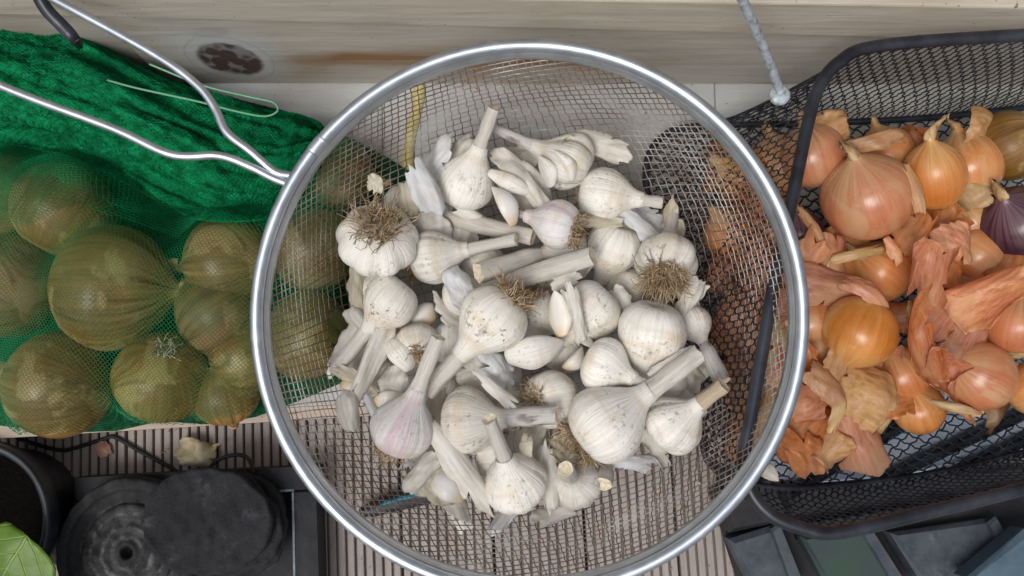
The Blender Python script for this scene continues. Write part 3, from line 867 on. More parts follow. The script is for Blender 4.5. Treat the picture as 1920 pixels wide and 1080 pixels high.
# flat band folded over the mesh edge, just inside the rim
bp = []
for rr, dd in ((RR - 0.0030, 0.0015), (RR - 0.0046, 0.0036), (RR - 0.0048, 0.0072), (RR - 0.0040, 0.0072), (RR - 0.0036, 0.0038), (RR - 0.0022, 0.0028)):
    bp.append(sv(rr * np.cos(a), rr * np.sin(a), dd + 0 * a))
V = np.concatenate(bp); Q = grid_quads(6, 160, True)
sobj('inner_band', (V, Q), MT['steel'])
prof = catmull([(0.0, 0.120), (0.03, 0.1195), (0.06, 0.117), (0.088, 0.110), (0.106, 0.097), (0.116, 0.074), (0.121, 0.044), (0.1242, 0.018), (0.1255, 0.003)], 120)
arc = np.concatenate([[0], np.cumsum(np.linalg.norm(np.diff(prof, axis=0), axis=1))])
AM = arc[-1]
def bowl(u, v):
    rho = np.hypot(u, v); ph = np.arctan2(v, u)
    r = np.interp(rho, arc, prof[:, 0]); d = np.interp(rho, arc, prof[:, 1])
    return sv(r * np.cos(ph), r * np.sin(ph), d)
lines = []
sp = 0.0058
rot = math.radians(14)
for fam in (0, 1):
    for k in range(-40, 41):
        c = k * sp + rng.normal() * 0.00025
        if abs(c) > AM - 0.002: continue
        hl = math.sqrt(AM ** 2 - c * c)
        n = max(6, int(2 * hl / 0.0026))
        t = np.linspace(-hl, hl, n)
        wob = 0.00018 * np.sin(t * 55 + k * 1.7) + 0.0004 * np.sin(t * 17 + k * .2)
        off = (c + wob + 0.00042 * np.sin(math.pi * t / sp + k * math.pi)) if fam else c + wob
        u, v = (t, off) if fam == 0 else (off, t)
        uu = u * math.cos(rot) - v * math.sin(rot); vv = u * math.sin(rot) + v * math.cos(rot)
        pts = bowl(uu, vv)
        sgn = 1 if fam else -1
        pts = pts + SN * (0.00028 * sgn * np.sin(math.pi * t / sp + k * math.pi + (0 if fam else math.pi / 2)))[:, None]
        lines.append(pts)
sobj('mesh', tubes(lines, 0.00031, 5, caps=False), MT['wire'], kind='stuff')
# handle: two bent wires and the grip strip
ZR = SC0[2]
W_up = catmull([P(548, 330, ZR - 0.003), P(515, 322, ZR - 0.002), P(470, 284, ZR + 0.001), P(425, 248, ZR + 0.002), P(404, 205, ZR + 0.002), P(370, 160, ZR + 0.003), P(290, 102, ZR + 0.004), P(105, 0, ZR + 0.006), P(-120, -120, ZR + 0.008), P(-330, -200, ZR + 0.01)], 70)
W_lo = catmull([P(540, 345, ZR - 0.003), P(512, 334, ZR - 0.002), P(468, 312, ZR + 0.001), P(410, 292, ZR + 0.002), P(322, 290, ZR + 0.002), P(210, 240, ZR + 0.003), P(0, 160, ZR + 0.005), P(-200, 60, ZR + 0.008), P(-330, -120, ZR + 0.01), P(-350, -190, ZR + 0.01)], 70)
sobj('handle_wire', tubes([W_up], 0.0021, 12), MT['steel'])
sobj('handle_wire', tubes([W_lo], 0.0021, 12), MT['steel'])
g0, g1 = P(84, 14, ZR - 0.004), P(142, 76, ZR - 0.012)
gd = unit(g1 - g0); gn = unit(np.cross(gd, [0, 0, 1.0]))
Lg = catmull([P(60, -30, ZR + 0.001), g0, (g0 + g1) / 2, g1, P(150, 90, ZR - 0.03)], 16)
V = []
for i, p in enumerate(Lg):
    wv = M(13, ZR) * (1 - 0.55 * max(0, i - 9) / 6)
    for s_, dz in ((-1, 0), (1, 0), (1, -0.0012), (-1, -0.0012)): V.append(p + gn * wv * s_ + np.array([0, 0, dz]))
sobj('hook_strip', (np.array(V), grid_quads(16, 4, True)), MT['black_steel'])
tag(sieve.children[-1], label='dark flat hook strip at the end of the handle')

# ------------------------------------------------------------------ garlic in the sieve
Gq = [
 # label, cx, cy, R, z, stem tip x, y, z, options
 ('squat white garlic bulb with a bristly root tuft on top, upper left of the pile', 708, 452, 80, .122, 700, 560, .070, dict(nroot=130, squat=.78, lobes=9, lob=.075, rlen=.62)),
 ('smooth white garlic bulb with the tallest upright stem, at the top of the pile', 874, 343, 58, .108, 927, 203, .135, dict(lob=.015)),
 ('split grey garlic bulb with bared cloves and long grey stem, top of the pile', 1066, 302, 54, .112, 925, 240, .112, dict(mat='garlic_dirty', smat='stem_dirty', lobes=6, lob=.24, sr=.20)),
 ('garlic bulb near the top, its smooth stem pointing right towards the black basket', 1130, 366, 56, .106, 1243, 380, .112, dict(nroot=70, lob=.02, rlen=.3)),
 ('small garlic bulb striped with pink, roots to its right, near the top middle', 1046, 420, 50, .122, 962, 398, .112, dict(mat='garlic_pink', nroot=110, lob=.03, rlen=.5, sr=.18)),
 ('dull white garlic bulb half hidden right of the pink striped one', 1152, 462, 56, .100, 1120, 540, .085, dict(lob=.03)),
 ('large ribbed garlic bulb with a wide shaggy root fringe, at the right', 1250, 488, 62, .120, 1262, 395, .095, dict(nroot=190, lobes=7, lob=.10, squat=.85, rlen=.85)),
 ('smooth fine ribbed white garlic bulb right under the shaggy root fringe', 1222, 622, 70, .122, 1196, 735, .108, dict(lob=.025, sr=.28)),
 ('pale round garlic bulb with neck to the lower left, behind the crescent clove', 1108, 580, 60, .112, 1025, 672, .108, dict(lob=.02, sr=.22)),
 ('garlic bulb with scalloped edge and a short stem pointing right, in the middle right', 1132, 684, 56, .126, 1224, 728, .132, dict(lobes=9, lob=.06, squat=.85, sr=.2)),
 ('big speckled garlic bulb in the centre, roots upper right, thick stem lower left', 925, 598, 70, .132, 800, 735, .125, dict(mat='garlic_dirty', nroot=120, lob=.05, rlen=.65, sr=.27)),
 ('garlic bulb lying left of centre, its stem cut square and pointing right', 812, 482, 54, .108, 967, 448, .122, dict(nroot=90, lob=.04, rlen=.6, sr=.24)),
 ('speckled round garlic bulb at the left with a stem reaching to the lower left', 732, 565, 55, .120, 630, 692, .115, dict(mat='garlic_dirty', lob=.02, sr=.26)),
 ('small round garlic bulb with its dark root plate turned down, left of centre', 782, 645, 45, .110, 772, 570, .080, dict(nroot=70, lob=.03, rlen=.45)),
 ('pink tinged garlic bulb at the lower left with a long stem standing up', 755, 802, 64, .128, 822, 632, .150, dict(mat='garlic_pink', nroot=60, lob=.05, sr=.23, rlen=.6)),
 ('wide dirt streaked garlic bulb with a grey mottled stem pointing right, lower middle', 878, 788, 68, .122, 1046, 778, .138, dict(mat='garlic_dirty', smat='stem_dirty', lobes=8, lob=.07, sr=.27, squat=.85)),
 ('garlic bulb at the bottom, its stem standing up with a tan cut end', 966, 906, 64, .124, 917, 786, .158, dict(lobes=8, lob=.05, squat=.85, sr=.22)),
 ('garlic bulb in the lower middle with its roots pointing left over the grey stem', 1034, 748, 58, .112, 1100, 742, .095, dict(nroot=60, lob=.03, rlen=.5)),
 ('largest garlic bulb, lower right, with a thick split stem pointing to the upper right', 1136, 796, 77, .132, 1312, 662, .140, dict(nroot=120, lob=.03, sr=.25, rlen=.55, mat='garlic')),
 ('garlic bulb at the lower right edge with a brown cut stem leaning right', 1262, 796, 62, .122, 1358, 722, .142, dict(smat='stem_brown', lobes=7, lob=.07, squat=.85, sr=.24)),
 ('garlic bulb at the bottom with its frayed stem stump pointing at the camera', 1078, 902, 54, .110, 1060, 880, .156, dict(lob=.04, sr=.30)),
 ('garlic bulb tucked under the largest one, only its hollow cut stem showing at the bottom', 1142, 842, 40, .092, 1132, 908, .118, dict(lob=.02, sr=.42)),
 ('small bluish garlic bulb at the right edge with a ragged grey stem hanging down', 1300, 606, 36, .105, 1354, 716, .120, dict(smat='stem_dirty', sr=.50, lob=.02)),
 ('garlic bulb under the centre one, its long smooth stem cut at the right end', 868, 556, 44, .100, 1112, 480, .132, dict(sr=.42, lob=.02)),
 ('garlic bulb under the pink striped one, its stem cut off at the left end', 1062, 462, 44, .096, 896, 512, .124, dict(sr=.44, lob=.02)),
 ('garlic bulb under skins at the upper left, long stem lying to the right', 752, 388, 42, .090, 1000, 445, .112, dict(sr=.40, lob=.03, smat='stem')),
 ('pale garlic bulb half hidden under the two long crossing stems', 905, 500, 46, .090, 860, 440, .080, dict(lob=.02)),
 ('garlic bulb squeezed between the centre bulb and the crescent clove', 1004, 582, 46, .104, 1010, 650, .090, dict(nroot=50, lob=.02, rlen=.5)),
 ('garlic bulb in the shade just left of the thick stem of the centre bulb', 846, 642, 44, .100, 850, 560, .085, dict(lob=.02)),
 ('dull garlic bulb in the shade below the squat leftmost one', 702, 552, 46, .088, 680, 620, .080, dict(lob=.03)),
 ('bluish garlic bulb in the shade between the two lower right stems', 1248, 728, 48, .095, 1300, 760, .085, dict(lob=.03)),
 ('garlic bulb low in the pile under the papery scraps near the top', 960, 340, 44, .085, 940, 270, .075, dict(lob=.04, mat='garlic_dirty')),
 ('garlic bulb low in the pile under the scalloped one', 1060, 660, 46, .088, 1060, 600, .08, dict(lob=.03)),
 ('garlic bulb low in the pile below the centre bulb', 935, 700, 50, .090, 960, 640, .08, dict(lob=.03)),
 ('garlic bulb low in the pile under the grey mottled stem', 985, 830, 48, .094, 1000, 900, .09, dict(lob=.03, nroot=50)),
 ('garlic bulb low in the pile at the right under the shaggy root fringe', 1180, 545, 46, .088, 1120, 520, .08, dict(lob=.03)),
 ('garlic bulb low in the pile at the left under the long papery strip', 715, 700, 46, .088, 690, 760, .08, dict(lob=.03)),
 ('garlic bulb low in the pile between the lower left bulb and the dirt streaked one', 820, 725, 44, .088, 830, 660, .08, dict(lob=.03)),
 ('garlic bulb low in the pile at the upper right under the papery strip', 1190, 425, 44, .084, 1230, 470, .08, dict(lob=.03)),
]
for (lb, cx, cy, R, z, sx, sy, sz, kw) in Gq:
    garlic(lb, cx, cy, R, z, sx, sy, sz, **kw)

Cq = [
 ('plump cream clove standing at the top beside the tallest stem', 962, 425, .118, 922, 350, .124, 24, 'clove', 0.3, 1.0),
 ('bent pale clove lying above the plump cream clove', 915, 322, .120, 1000, 365, .114, 15, 'garlic', 0.5, 0.2),
 ('crescent shaped clove leaning on the pale round bulb', 1052, 632, .126, 1040, 545, .130, 24, 'clove', 0.35, 2.6),
 ('large smooth white clove below the crescent clove', 946, 668, .126, 1058, 640, .126, 30, 'garlic', 0.3, 0.6),
 ('yellow clove wedged left of the scalloped bulb', 1055, 690, .108, 1092, 650, .112, 22, 'clove', 0.2, 1.4),
 ('whitish clove lying right of the long papery strip', 772, 694, .116, 728, 632, .112, 24, 'garlic', 0.35, 0.4),
 ('peeled yellow clove showing above the pink tinged bulb', 700, 752, .108, 762, 738, .108, 22, 'clove', 0.2, 0.9),
 ('brown shrunken clove in the shade under the split bulb', 960, 372, .100, 1010, 384, .100, 16, 'onion_brown', 0.2, 0.7),
 ('bared clove standing out of the split grey bulb', 1032, 352, .116, 1010, 292, .124, 22, 'garlic', 0.3, 2.0),
 ('second bared clove beside the grey root tuft of the split bulb', 1072, 340, .120, 1040, 282, .126, 22, 'garlic', 0.3, 1.5),
 ('clove with a brown foot lying in the gap above the speckled bulb stem', 812, 606, .104, 776, 578, .100, 24, 'clove', 0.2, 0.3),
 ('tan footed clove at the far left edge by the papery strip', 640, 716, .114, 690, 745, .106, 18, 'clove', 0.3, 0.5),
 ('yellow footed clove in papery skin at the bottom of the pile', 872, 935, .112, 800, 890, .114, 30, 'clove', 0.15, 0.8),
]
for (lb, x0, y0, z0, x1, y1, z1, wp, mt, bd, sd_) in Cq:
    clove(lb, x0, y0, z0, x1, y1, z1, wp, mt, bd, seed=sd_)

GP = 'loose garlic skins'
Sq = [
 # label, cx, cy, z, w, h, angle, tiltx, tilty, curl, cup, mat, shape
 ('bluish white scrap of skin standing up left of the tallest stem', 800, 352, .132, 52, 96, 112, 25, 10, .9, .3, 'paper_blue', 'oval'),
 ('greenish white skin wrapped behind the tallest stemmed bulb', 858, 300, .112, 70, 90, 60, 10, -20, .8, .4, 'paper', 'oval'),
 ('torn tan skin beside the root tuft of the squat bulb', 775, 372, .122, 44, 60, 100, 15, 20, .8, .5, 'paper_yellow', 'oval'),
 ('papery scrap poking up above the bristly root tuft', 703, 345, .150, 26, 34, 90, 20, 0, .6, .4, 'paper_yellow', 'oval'),
 ('crumpled white skin below the split grey bulb', 985, 322, .118, 70, 110, 150, 10, 5, 1.0, .4, 'paper', 'leaf'),
 ('pale curled skin right of the crumpled one at the top', 1000, 350, .118, 40, 110, 130, 5, 15, 1.2, .3, 'paper', 'leaf'),
 ('flat grey white skin under the long stem at the upper left', 800, 420, .108, 110, 70, 20, 0, 10, .5, .3, 'paper', 'oval'),
 ('grey white skin under the square cut stem', 858, 440, .100, 110, 60, 160, 0, 0, .4, .3, 'paper', 'oval'),
 ('pale strip of stem skin pointing right behind the ribbed bulb', 1202, 415, .112, 34, 90, 140, 0, 10, 1.2, .1, 'paper_blue', 'strip'),
 ('translucent skin scrap at the upper right edge of the pile', 1205, 405, .104, 60, 80, 150, 0, 20, .6, .4, 'paper_blue', 'oval'),
 ('crumpled bluish skin left of the centre bulb', 858, 545, .122, 50, 80, 120, 10, -15, .8, .5, 'paper_blue', 'oval'),
 ('small torn white skin between the smooth stem and the pale round bulb', 1062, 525, .124, 50, 60, 30, 10, 10, .9, .4, 'paper', 'oval'),
 ('white strip of skin hanging over the pale round bulb', 1082, 585, .136, 26, 92, 100, 10, 0, .7, .3, 'paper', 'strip'),
 ('ragged skin edge at the right under the root fringe', 1298, 560, .118, 40, 70, 60, 20, 20, .8, .4, 'paper', 'oval'),
 ('long white strip of skin at the left running down from the speckled bulb', 690, 685, .120, 46, 170, 68, 0, 15, 1.3, .2, 'paper', 'strip'),
 ('flared white skin end at the far lower left', 656, 766, .122, 46, 78, 105, -8, 12, 1.3, .5, 'paper', 'leaf'),
 ('dull skin behind the lower left stem end', 668, 650, .102, 60, 120, 60, 0, 10, .6, .3, 'paper', 'oval'),
 ('thin white skin right of the long strip', 735, 720, .112, 50, 70, 80, 0, -10, .7, .4, 'paper', 'oval'),
 ('wide white skin spread below the centre bulb', 900, 700, .116, 120, 80, 20, 5, 0, .5, .4, 'paper', 'oval'),
 ('bluish folded skin right of the thick centre stem', 930, 690, .122, 60, 80, 130, 10, 15, .9, .4, 'paper_blue', 'leaf'),
 ('narrow sharp skin sliver above the dirt streaked bulb', 935, 735, .132, 26, 90, 140, 0, 10, .7, .2, 'paper', 'leaf'),
 ('pale skin flake at the lower left below the pink tinged bulb', 792, 886, .126, 58, 84, 50, -6, 8, 1.2, .5, 'paper', 'leaf'),
 ('yellowed skin flake beside the pale one at the bottom', 828, 892, .118, 90, 84, 140, 5, 10, .6, .4, 'paper_yellow', 'oval'),
 ('long white leaf of skin folded down across the bottom left of the pile', 872, 880, .134, 56, 190, 126, 5, 10, 1.0, .3, 'paper', 'leaf'),
 ('white skin folded behind the standing bottom stem', 915, 850, .124, 90, 50, 10, 10, 0, .7, .4, 'paper', 'oval'),
 ('translucent skin wrapped left of the frayed stump', 1022, 900, .118, 40, 110, 95, 0, -30, 1.1, .3, 'paper', 'oval'),
 ('curved cream skin rim above the bottom bulb', 985, 842, .128, 60, 24, 0, 20, 0, .8, .5, 'paper_yellow', 'oval'),
 ('split skin sliver along the thick upper right stem', 1258, 680, .136, 22, 90, 35, 0, 0, .6, .4, 'paper', 'leaf'),
 ('flat skin under the brown cut stem', 1290, 770, .112, 60, 50, 40, 0, 0, .5, .3, 'paper', 'oval'),
 ('skin hanging at the left edge under the squat bulb', 678, 545, .100, 40, 110, 95, 0, 25, .9, .3, 'paper_yellow', 'oval'),
 ('shaded skin low between the centre bulb and the grey stem', 960, 770, .108, 80, 60, 30, 0, 0, .5, .4, 'paper', 'oval'),
 ('shaded skin low at the right between the stems', 1290, 700, .100, 60, 80, 60, 0, 0, .5, .4, 'paper', 'oval'),
 ('shaded skin low under the middle stems', 1010, 520, .100, 90, 60, 0, 0, 0, .5, .4, 'paper', 'oval'),
]
for i, (lb, cx, cy, z, w_, h_, an, tx, ty, cu, cp, mt, shp) in enumerate(Sq):
    sheet('garlic_skin', lb, 'garlic skin', GP, cx, cy, z, w_ * 1.3, h_ * 1.22, an, tx, ty, -cu * 1.35, -cp * 1.5, rag=.21, crum=.16, mat=mt, seed=100 + i * 7, shape=shp)

def beside(what, x, y, refs, used):
    """what + its side of the nearest landmark; a second landmark where that is taken"""
    near = sorted(refs, key=lambda q: (q[0] - x) ** 2 + (q[1] - y) ** 2)
    def side(q):
        dx, dy = x - q[0], y - q[1]
        if abs(dx) > 2 * abs(dy): return 'right of' if dx > 0 else 'left of'
        if abs(dy) > 2 * abs(dx): return 'below' if dy > 0 else 'above'
        return ('lower ' if dy > 0 else 'upper ') + ('right of' if dx > 0 else 'left of')
    for q in near:
        lb = '%s %s %s' % (what, side(q), q[2])
        if lb not in used:
            used.add(lb); return lb
GRF = [(708, 452, 'the squat leftmost bulb'), (874, 343, 'the bulb with tallest stem'), (1066, 302, 'the split grey bulb'), (1130, 366, 'the bulb pointing at the basket'), (1046, 420, 'the pink striped bulb'), (1250, 488, 'the bulb with root fringe'), (1222, 622, 'the fine ribbed bulb'), (1132, 684, 'the scalloped bulb'), (925, 598, 'the big centre bulb'), (732, 565, 'the speckled left bulb'), (755, 802, 'the pink tinged bulb'), (878, 788, 'the dirt streaked bulb'), (966, 906, 'the standing bottom stem bulb'), (1136, 796, 'the largest bulb'), (1262, 796, 'the bulb with brown stem'), (1078, 902, 'the frayed stump'), (1042, 590, 'the crescent clove'), (812, 482, 'the square cut stem bulb')]
gused = set()
gsp = [(770, 430), (690, 610), (660, 720), (700, 780), (845, 590), (880, 660), (830, 760), (800, 850), (930, 850), (1010, 800), (1060, 850), (1190, 860), (1230, 850), (1180, 740), (1300, 690), (1290, 600), (1060, 620), (990, 620), (960, 520), (830, 400), (900, 400), (1000, 400), (1110, 420), (1210, 470), (1100, 500), (1160, 570), (760, 620), (960, 960), (1040, 960), (850, 940), (1250, 420), (820, 300), (980, 290), (1130, 270)]
for i, (x, y) in enumerate(gsp):
    sheet('garlic_skin', beside(('thin pale', 'thin pale', 'thin yellowed', 'thin bluish')[i % 4] + ' garlic skin scrap', x, y, GRF, gused), 'garlic skin', 'tucked in garlic skin scraps', x + rnd.uniform(-8, 8), y + rnd.uniform(-8, 8), rnd.uniform(.098, .116), rnd.uniform(36, 70), rnd.uniform(70, 120), rnd.uniform(0, 180), rnd.uniform(-25, 25), rnd.uniform(-25, 25), rnd.choice((-1, -1, 1)) * rnd.uniform(.8, 1.7), rnd.choice((-1, 1)) * rnd.uniform(.2, .8), rag=.22, crum=.16, mat=('paper', 'paper', 'paper_yellow', 'paper_blue')[i % 4], seed=1500 + i * 3, shape=rnd.choice(('strip', 'leaf', 'oval')))

# ------------------------------------------------------------------ onions in the green net
OG = 'onions in the green net'
Nq = [
 ('brown onion at the upper left of the net, behind dense green folds', 122, 395, 96, .090, 165, 330, .13, dict()),
 ('largest brown onion in the middle of the net', 212, 538, 118, .096, 330, 545, .10, dict(neck=.3)),
 ('brown onion cut by the left edge of the photo, in the net', 22, 535, 98, .090, -60, 520, .10, dict()),
 ('brown onion with pale streaks at the lower left of the net', 112, 722, 104, .092, 10, 700, .10, dict(neck=.4)),
 ('brown onion with its flaky root end turned up, bottom middle of the net', 306, 706, 92, .090, 302, 800, .05, dict(nroot=40)),
 ('brown onion with a dry neck pointing left, upper right of the net', 432, 492, 92, .092, 335, 500, .10, dict(neck=.6)),
 ('brown onion right of the large one, just left of the sieve rim', 415, 588, 88, .088, 320, 660, .09, dict(neck=.4)),
 ('small brown onion touching the sieve rim at the lower right of the net', 458, 668, 70, .086, 520, 640, .10, dict()),
 ('brown onion at the lower right corner of the net, above the wood lip', 422, 736, 66, .082, 440, 800, .07, dict(nroot=25)),
 ('brown onion dimly seen under green folds at the left edge of the photo', 8, 372, 84, .082, -40, 330, .07, dict()),
 ('onion seen through the sieve mesh at its left, upper one', 590, 470, 84, .080, 560, 400, .08, dict()),
 ('onion seen through the sieve mesh at its left, lower one', 575, 628, 86, .078, 640, 660, .07, dict()),
 ('pale brown onion seen through the sieve mesh near the handle joint', 640, 330, 66, .072, 740, 350, .07, dict(neck=.4)),
]
bag_on = []
for (lb, cx, cy, R, z, nx, ny, nz, kw) in Nq:
    kw.setdefault('neck', .12)
    nz = min(nz, z - .004)
    onion(lb, cx, cy, R, z, nx, ny, nz, 'onion_brown', stretch=0.95, group=OG, **kw)
    bag_on.append((P(cx, cy, z), M(R, z, cx, cy)))

# ------------------------------------------------------------------ green net bag
poly = [(-260, 70), (0, 45), (200, 95), (400, 175), (560, 215), (640, 255), (720, 292), (795, 338), (775, 420), (705, 520), (675, 620), (655, 712), (560, 752), (480, 782), (400, 796), (300, 790), (220, 808), (120, 812), (0, 798), (-260, 800)]
polyw = np.array([P(x, y, SH)[:2] for x, y in poly])
def inpoly(X, Y, pw):
    ins = np.zeros(X.shape, bool)
    n = len(pw)
    for i in range(n):
        x0, y0 = pw[i]; x1, y1 = pw[(i + 1) % n]
        c = ((y0 > Y) != (y1 > Y)) & (X < (x1 - x0) * (Y - y0) / (y1 - y0 + 1e-12) + x0)
        ins ^= c
    return ins
gx = np.arange(polyw[:, 0].min() - .01, polyw[:, 0].max() + .01, .002)
gy = np.arange(polyw[:, 1].min() - .02, polyw[:, 1].max() + .01, .002)
GX, GY = np.meshgrid(gx, gy, indexing='ij')
ho = np.full(GX.shape, SH + .0015)
for (c, r) in bag_on:
    d2 = (GX - c[0]) ** 2 + (GY - c[1]) ** 2
    k = np.clip(r * 1.04 * r * 1.04 - d2, 0, None)
    ho = np.where(k > 0, np.maximum(ho, c[2] + np.sqrt(k) * 0.97 + .0012), ho)
ins = inpoly(GX, GY, polyw)
hm = ho.copy()
for _ in range(220):
    av = hm.copy()
    av[1:-1, 1:-1] = .25 * (hm[2:, 1:-1] + hm[:-2, 1:-1] + hm[1:-1, 2:] + hm[1:-1, :-2])
    hm = np.maximum(ho, np.where(ins, av * 0.9993 + 0.0007 * SH, ho))
def hmap(X, Y):
    fx = np.clip((X - gx[0]) / .002, 0, len(gx) - 1.001); fy = np.clip((Y - gy[0]) / .002, 0, len(gy) - 1.001)
    i, j = fx.astype(int), fy.astype(int); a_, b_ = fx - i, fy - j
    return hm[i, j] * (1 - a_) * (1 - b_) + hm[i + 1, j] * a_ * (1 - b_) + hm[i, j + 1] * (1 - a_) * b_ + hm[i + 1, j + 1] * a_ * b_
bag = empty('net_bag', P(250, 600, SH))
tag(bag, 'green knitted net bag drawn over brown onions, its neck gathered at the upper left', 'net bag')
bo = np.array(bag.location)
def ribbons(lines, hw):
    VV, QQ, base = [], [], 0
    for L in lines:
        n = len(L)
        T = np.gradient(L, axis=0); A = np.cross(T, [0.0, 0.15, 1.0]); A /= np.maximum(np.linalg.norm(A, axis=1), 1e-12)[:, None]
        VV.append(np.stack([L - A * hw, L + A * hw], 1).reshape(-1, 3))
        i = np.arange(n - 1) * 2 + base
        QQ.append(np.stack([i, i + 1, i + 3, i + 2], -1)); base += 2 * n
    return np.vstack(VV), np.vstack(QQ)
def net_rows(spacing, period, region, lift, rotdeg, amp, seed, rad, name, step=4):
    c, s = math.cos(math.radians(rotdeg)), math.sin(math.radians(rotdeg))
    wx, wy = SNoise(seed, 8, 22.0), SNoise(seed + 1, 8, 18.0)
    out = []
    ext = 0.36
    ctr = np.array([polyw[:, 0].mean(), polyw[:, 1].mean()])
    n = int(2 * ext / period * step)
    t = np.linspace(-ext, ext, n)
    for k in range(int(-ext / spacing), int(ext / spacing) + 1):
        ph = (k % 2) * math.pi
        vv = k * spacing + amp * spacing * np.sin(2 * math.pi * t / period + ph)
        X = ctr[0] + t * c - vv * s; Y = ctr[1] + t * s + vv * c
        X3 = np.stack([X, Y, 0 * X], -1)
        X = X + 0.0035 * wx(X3); Y = Y + 0.006 * wy(X3)
        ok = inpoly(X, Y, region)
        Z = hmap(X, Y) + lift + 0.0004 * np.sin(2 * math.pi * t / period * 0.5 + ph)
        pts = np.stack([X, Y, Z], -1) - bo
        ed = np.flatnonzero(np.diff(ok.astype(int)))
        st_ = 0
        for e in list(ed) + [n - 1]:
            if ok[st_] and e - st_ > 3: out.append(pts[st_:e + 1])
            st_ = e + 1
            if st_ >= n: break
    V, Q = ribbons(out, rad)
    tag(mesh_obj(name, V, Q, MT['net'], bag), kind='stuff')
net_rows(0.00135, 0.0024, polyw, 0.0008, -6, 0.42, 3, 0.00017, 'netting')
tops = [(-260, 80), (0, 50), (200, 100), (400, 180), (560, 220), (650, 262), (700, 300)]
for lay, (lower, rt, lift) in enumerate(((((640, 420), (560, 470), (470, 430), (400, 480), (330, 455), (240, 430), (160, 470), (70, 440), (-40, 470), (-260, 440)), 24, .0026),
                                          (((600, 360), (540, 395), (450, 440), (380, 420), (300, 430), (200, 385), (120, 400), (20, 370), (-260, 400)), -28, .0046))):
    reg = np.array([P(x, y, SH)[:2] for x, y in tops + list(lower)])
    net_rows(0.00130, 0.0023, reg, lift, rt, 0.42, 9 + lay * 4, 0.00017, 'netting')
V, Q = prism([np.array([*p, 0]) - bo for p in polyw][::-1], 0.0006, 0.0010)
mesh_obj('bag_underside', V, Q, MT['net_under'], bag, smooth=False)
# the gathered neck: a thick rope of folded net
Te = catmull([(-170, 12), (0, 28), (150, 66), (350, 152), (470, 186), (560, 200), (600, 226), (612, 262)], 90)
Be = catmull([(-170, 235), (0, 255), (170, 312), (290, 372), (400, 425), (490, 418), (565, 352), (614, 285)], 90)
NVv = 70
vv = np.linspace(0, 1, NVv)
def gather(u_i, v):
    px = Te[u_i] * (1 - v[:, None]) + Be[u_i] * v[:, None]
    return px
s1, s2, s3 = SNoise(41, 10, 5.0), SNoise(42, 12, 16.0), SNoise(43, 12, 40.0)
GV = np.zeros((90, NVv, 3))
for i in range(90):
    px = gather(i, vv)
    u = i / 89
    q = np.stack([np.full(NVv, u * 2.2), vv * 3.0, 0 * vv], -1)
    q2 = np.stack([np.full(NVv, u * 0.8), vv * 1.3 + 0.12 * math.sin(u * 7), 0 * vv], -1)
    fold = 0.0115 * np.abs(np.sin(math.pi * (5.2 * vv + 0.7 * math.sin(u * 5.0) + 0.35 * s1(q)))) ** 0.6
    z = SH + 0.014 + (0.030 + 0.034 * (1 - u)) * np.sin(math.pi * np.clip(vv * 0.96 + .02, 0, 1) ** 0.85) ** (0.55 + 0.9 * vv) + fold * (1 - 0.55 * vv) + 0.0024 * s1(q * 1.4) + 0.0042 * s2(q2 * np.array([1.6, 1, 1])) * np.clip(1.25 - u, .4, 1) + 0.0020 * s3(q2 * np.array([2.0, 1, 1]))
    base = np.array([P(a_, b_, SH + .05) for a_, b_ in px])
    GV[i] = np.stack([base[:, 0], base[:, 1], z], -1)
for i in range(90):
    j = GV[i]
    GV[i, :, 2] = np.maximum(GV[i, :, 2], hmap(j[:, 0], j[:, 1]) + 0.002)
mesh_obj('gathered_neck', (GV - bo).reshape(-1, 3), grid_quads(90, NVv), MT['net_solid'], bag)
# loose threads standing proud of the folds
lines = []
for lay in range(2):
    for k in range(76):
        t = np.linspace(0, 88.9, 300)
        vvv = np.clip((k + 0.5) / 76 * (NVv - 1) + 0.55 * np.sin(t * 5.2 + (k % 2) * math.pi + lay) + 0.5 * lay, 0, NVv - 1.01)
        i = t.astype(int); f = (t - i)[:, None]; j = vvv.astype(int); gq = (vvv - j)[:, None]
        p = (GV[i, j] * (1 - f) * (1 - gq) + GV[i + 1, j] * f * (1 - gq) + GV[i, j + 1] * (1 - f) * gq + GV[i + 1, j + 1] * f * gq)
        p = p + np.array([0, 0, 1]) * (0.0006 + 0.0016 * lay + 0.0012 * rng.normal(size=(300, 1)).clip(-1, 2.5) * 0.5)
        lines.append(p - bo)
V, Q = tubes(lines, 0.00024, 3, caps=False)
tag(mesh_obj('loose_threads', V, Q, MT['net_solid'], bag), kind='stuff')
zz = SH + 0.075
dl = catmull([P(200, 150, zz + .02), P(260, 166, zz + .015), P(370, 190, zz + .01), P(440, 208, zz + .004), P(495, 218, zz), P(520, 208, zz), P(512, 192, zz), P(470, 182, zz), P(380, 160, zz + .006), P(280, 120, zz + .012)], 60)
for i in range(60):
    dl[i, 2] = max(dl[i, 2], hmap(dl[i:i + 1, 0], dl[i:i + 1, 1])[0] + .003)
V, Q = tubes([dl - bo], 0.0006, 6)
mesh_obj('drawstring', V, Q, MT['string'], bag)

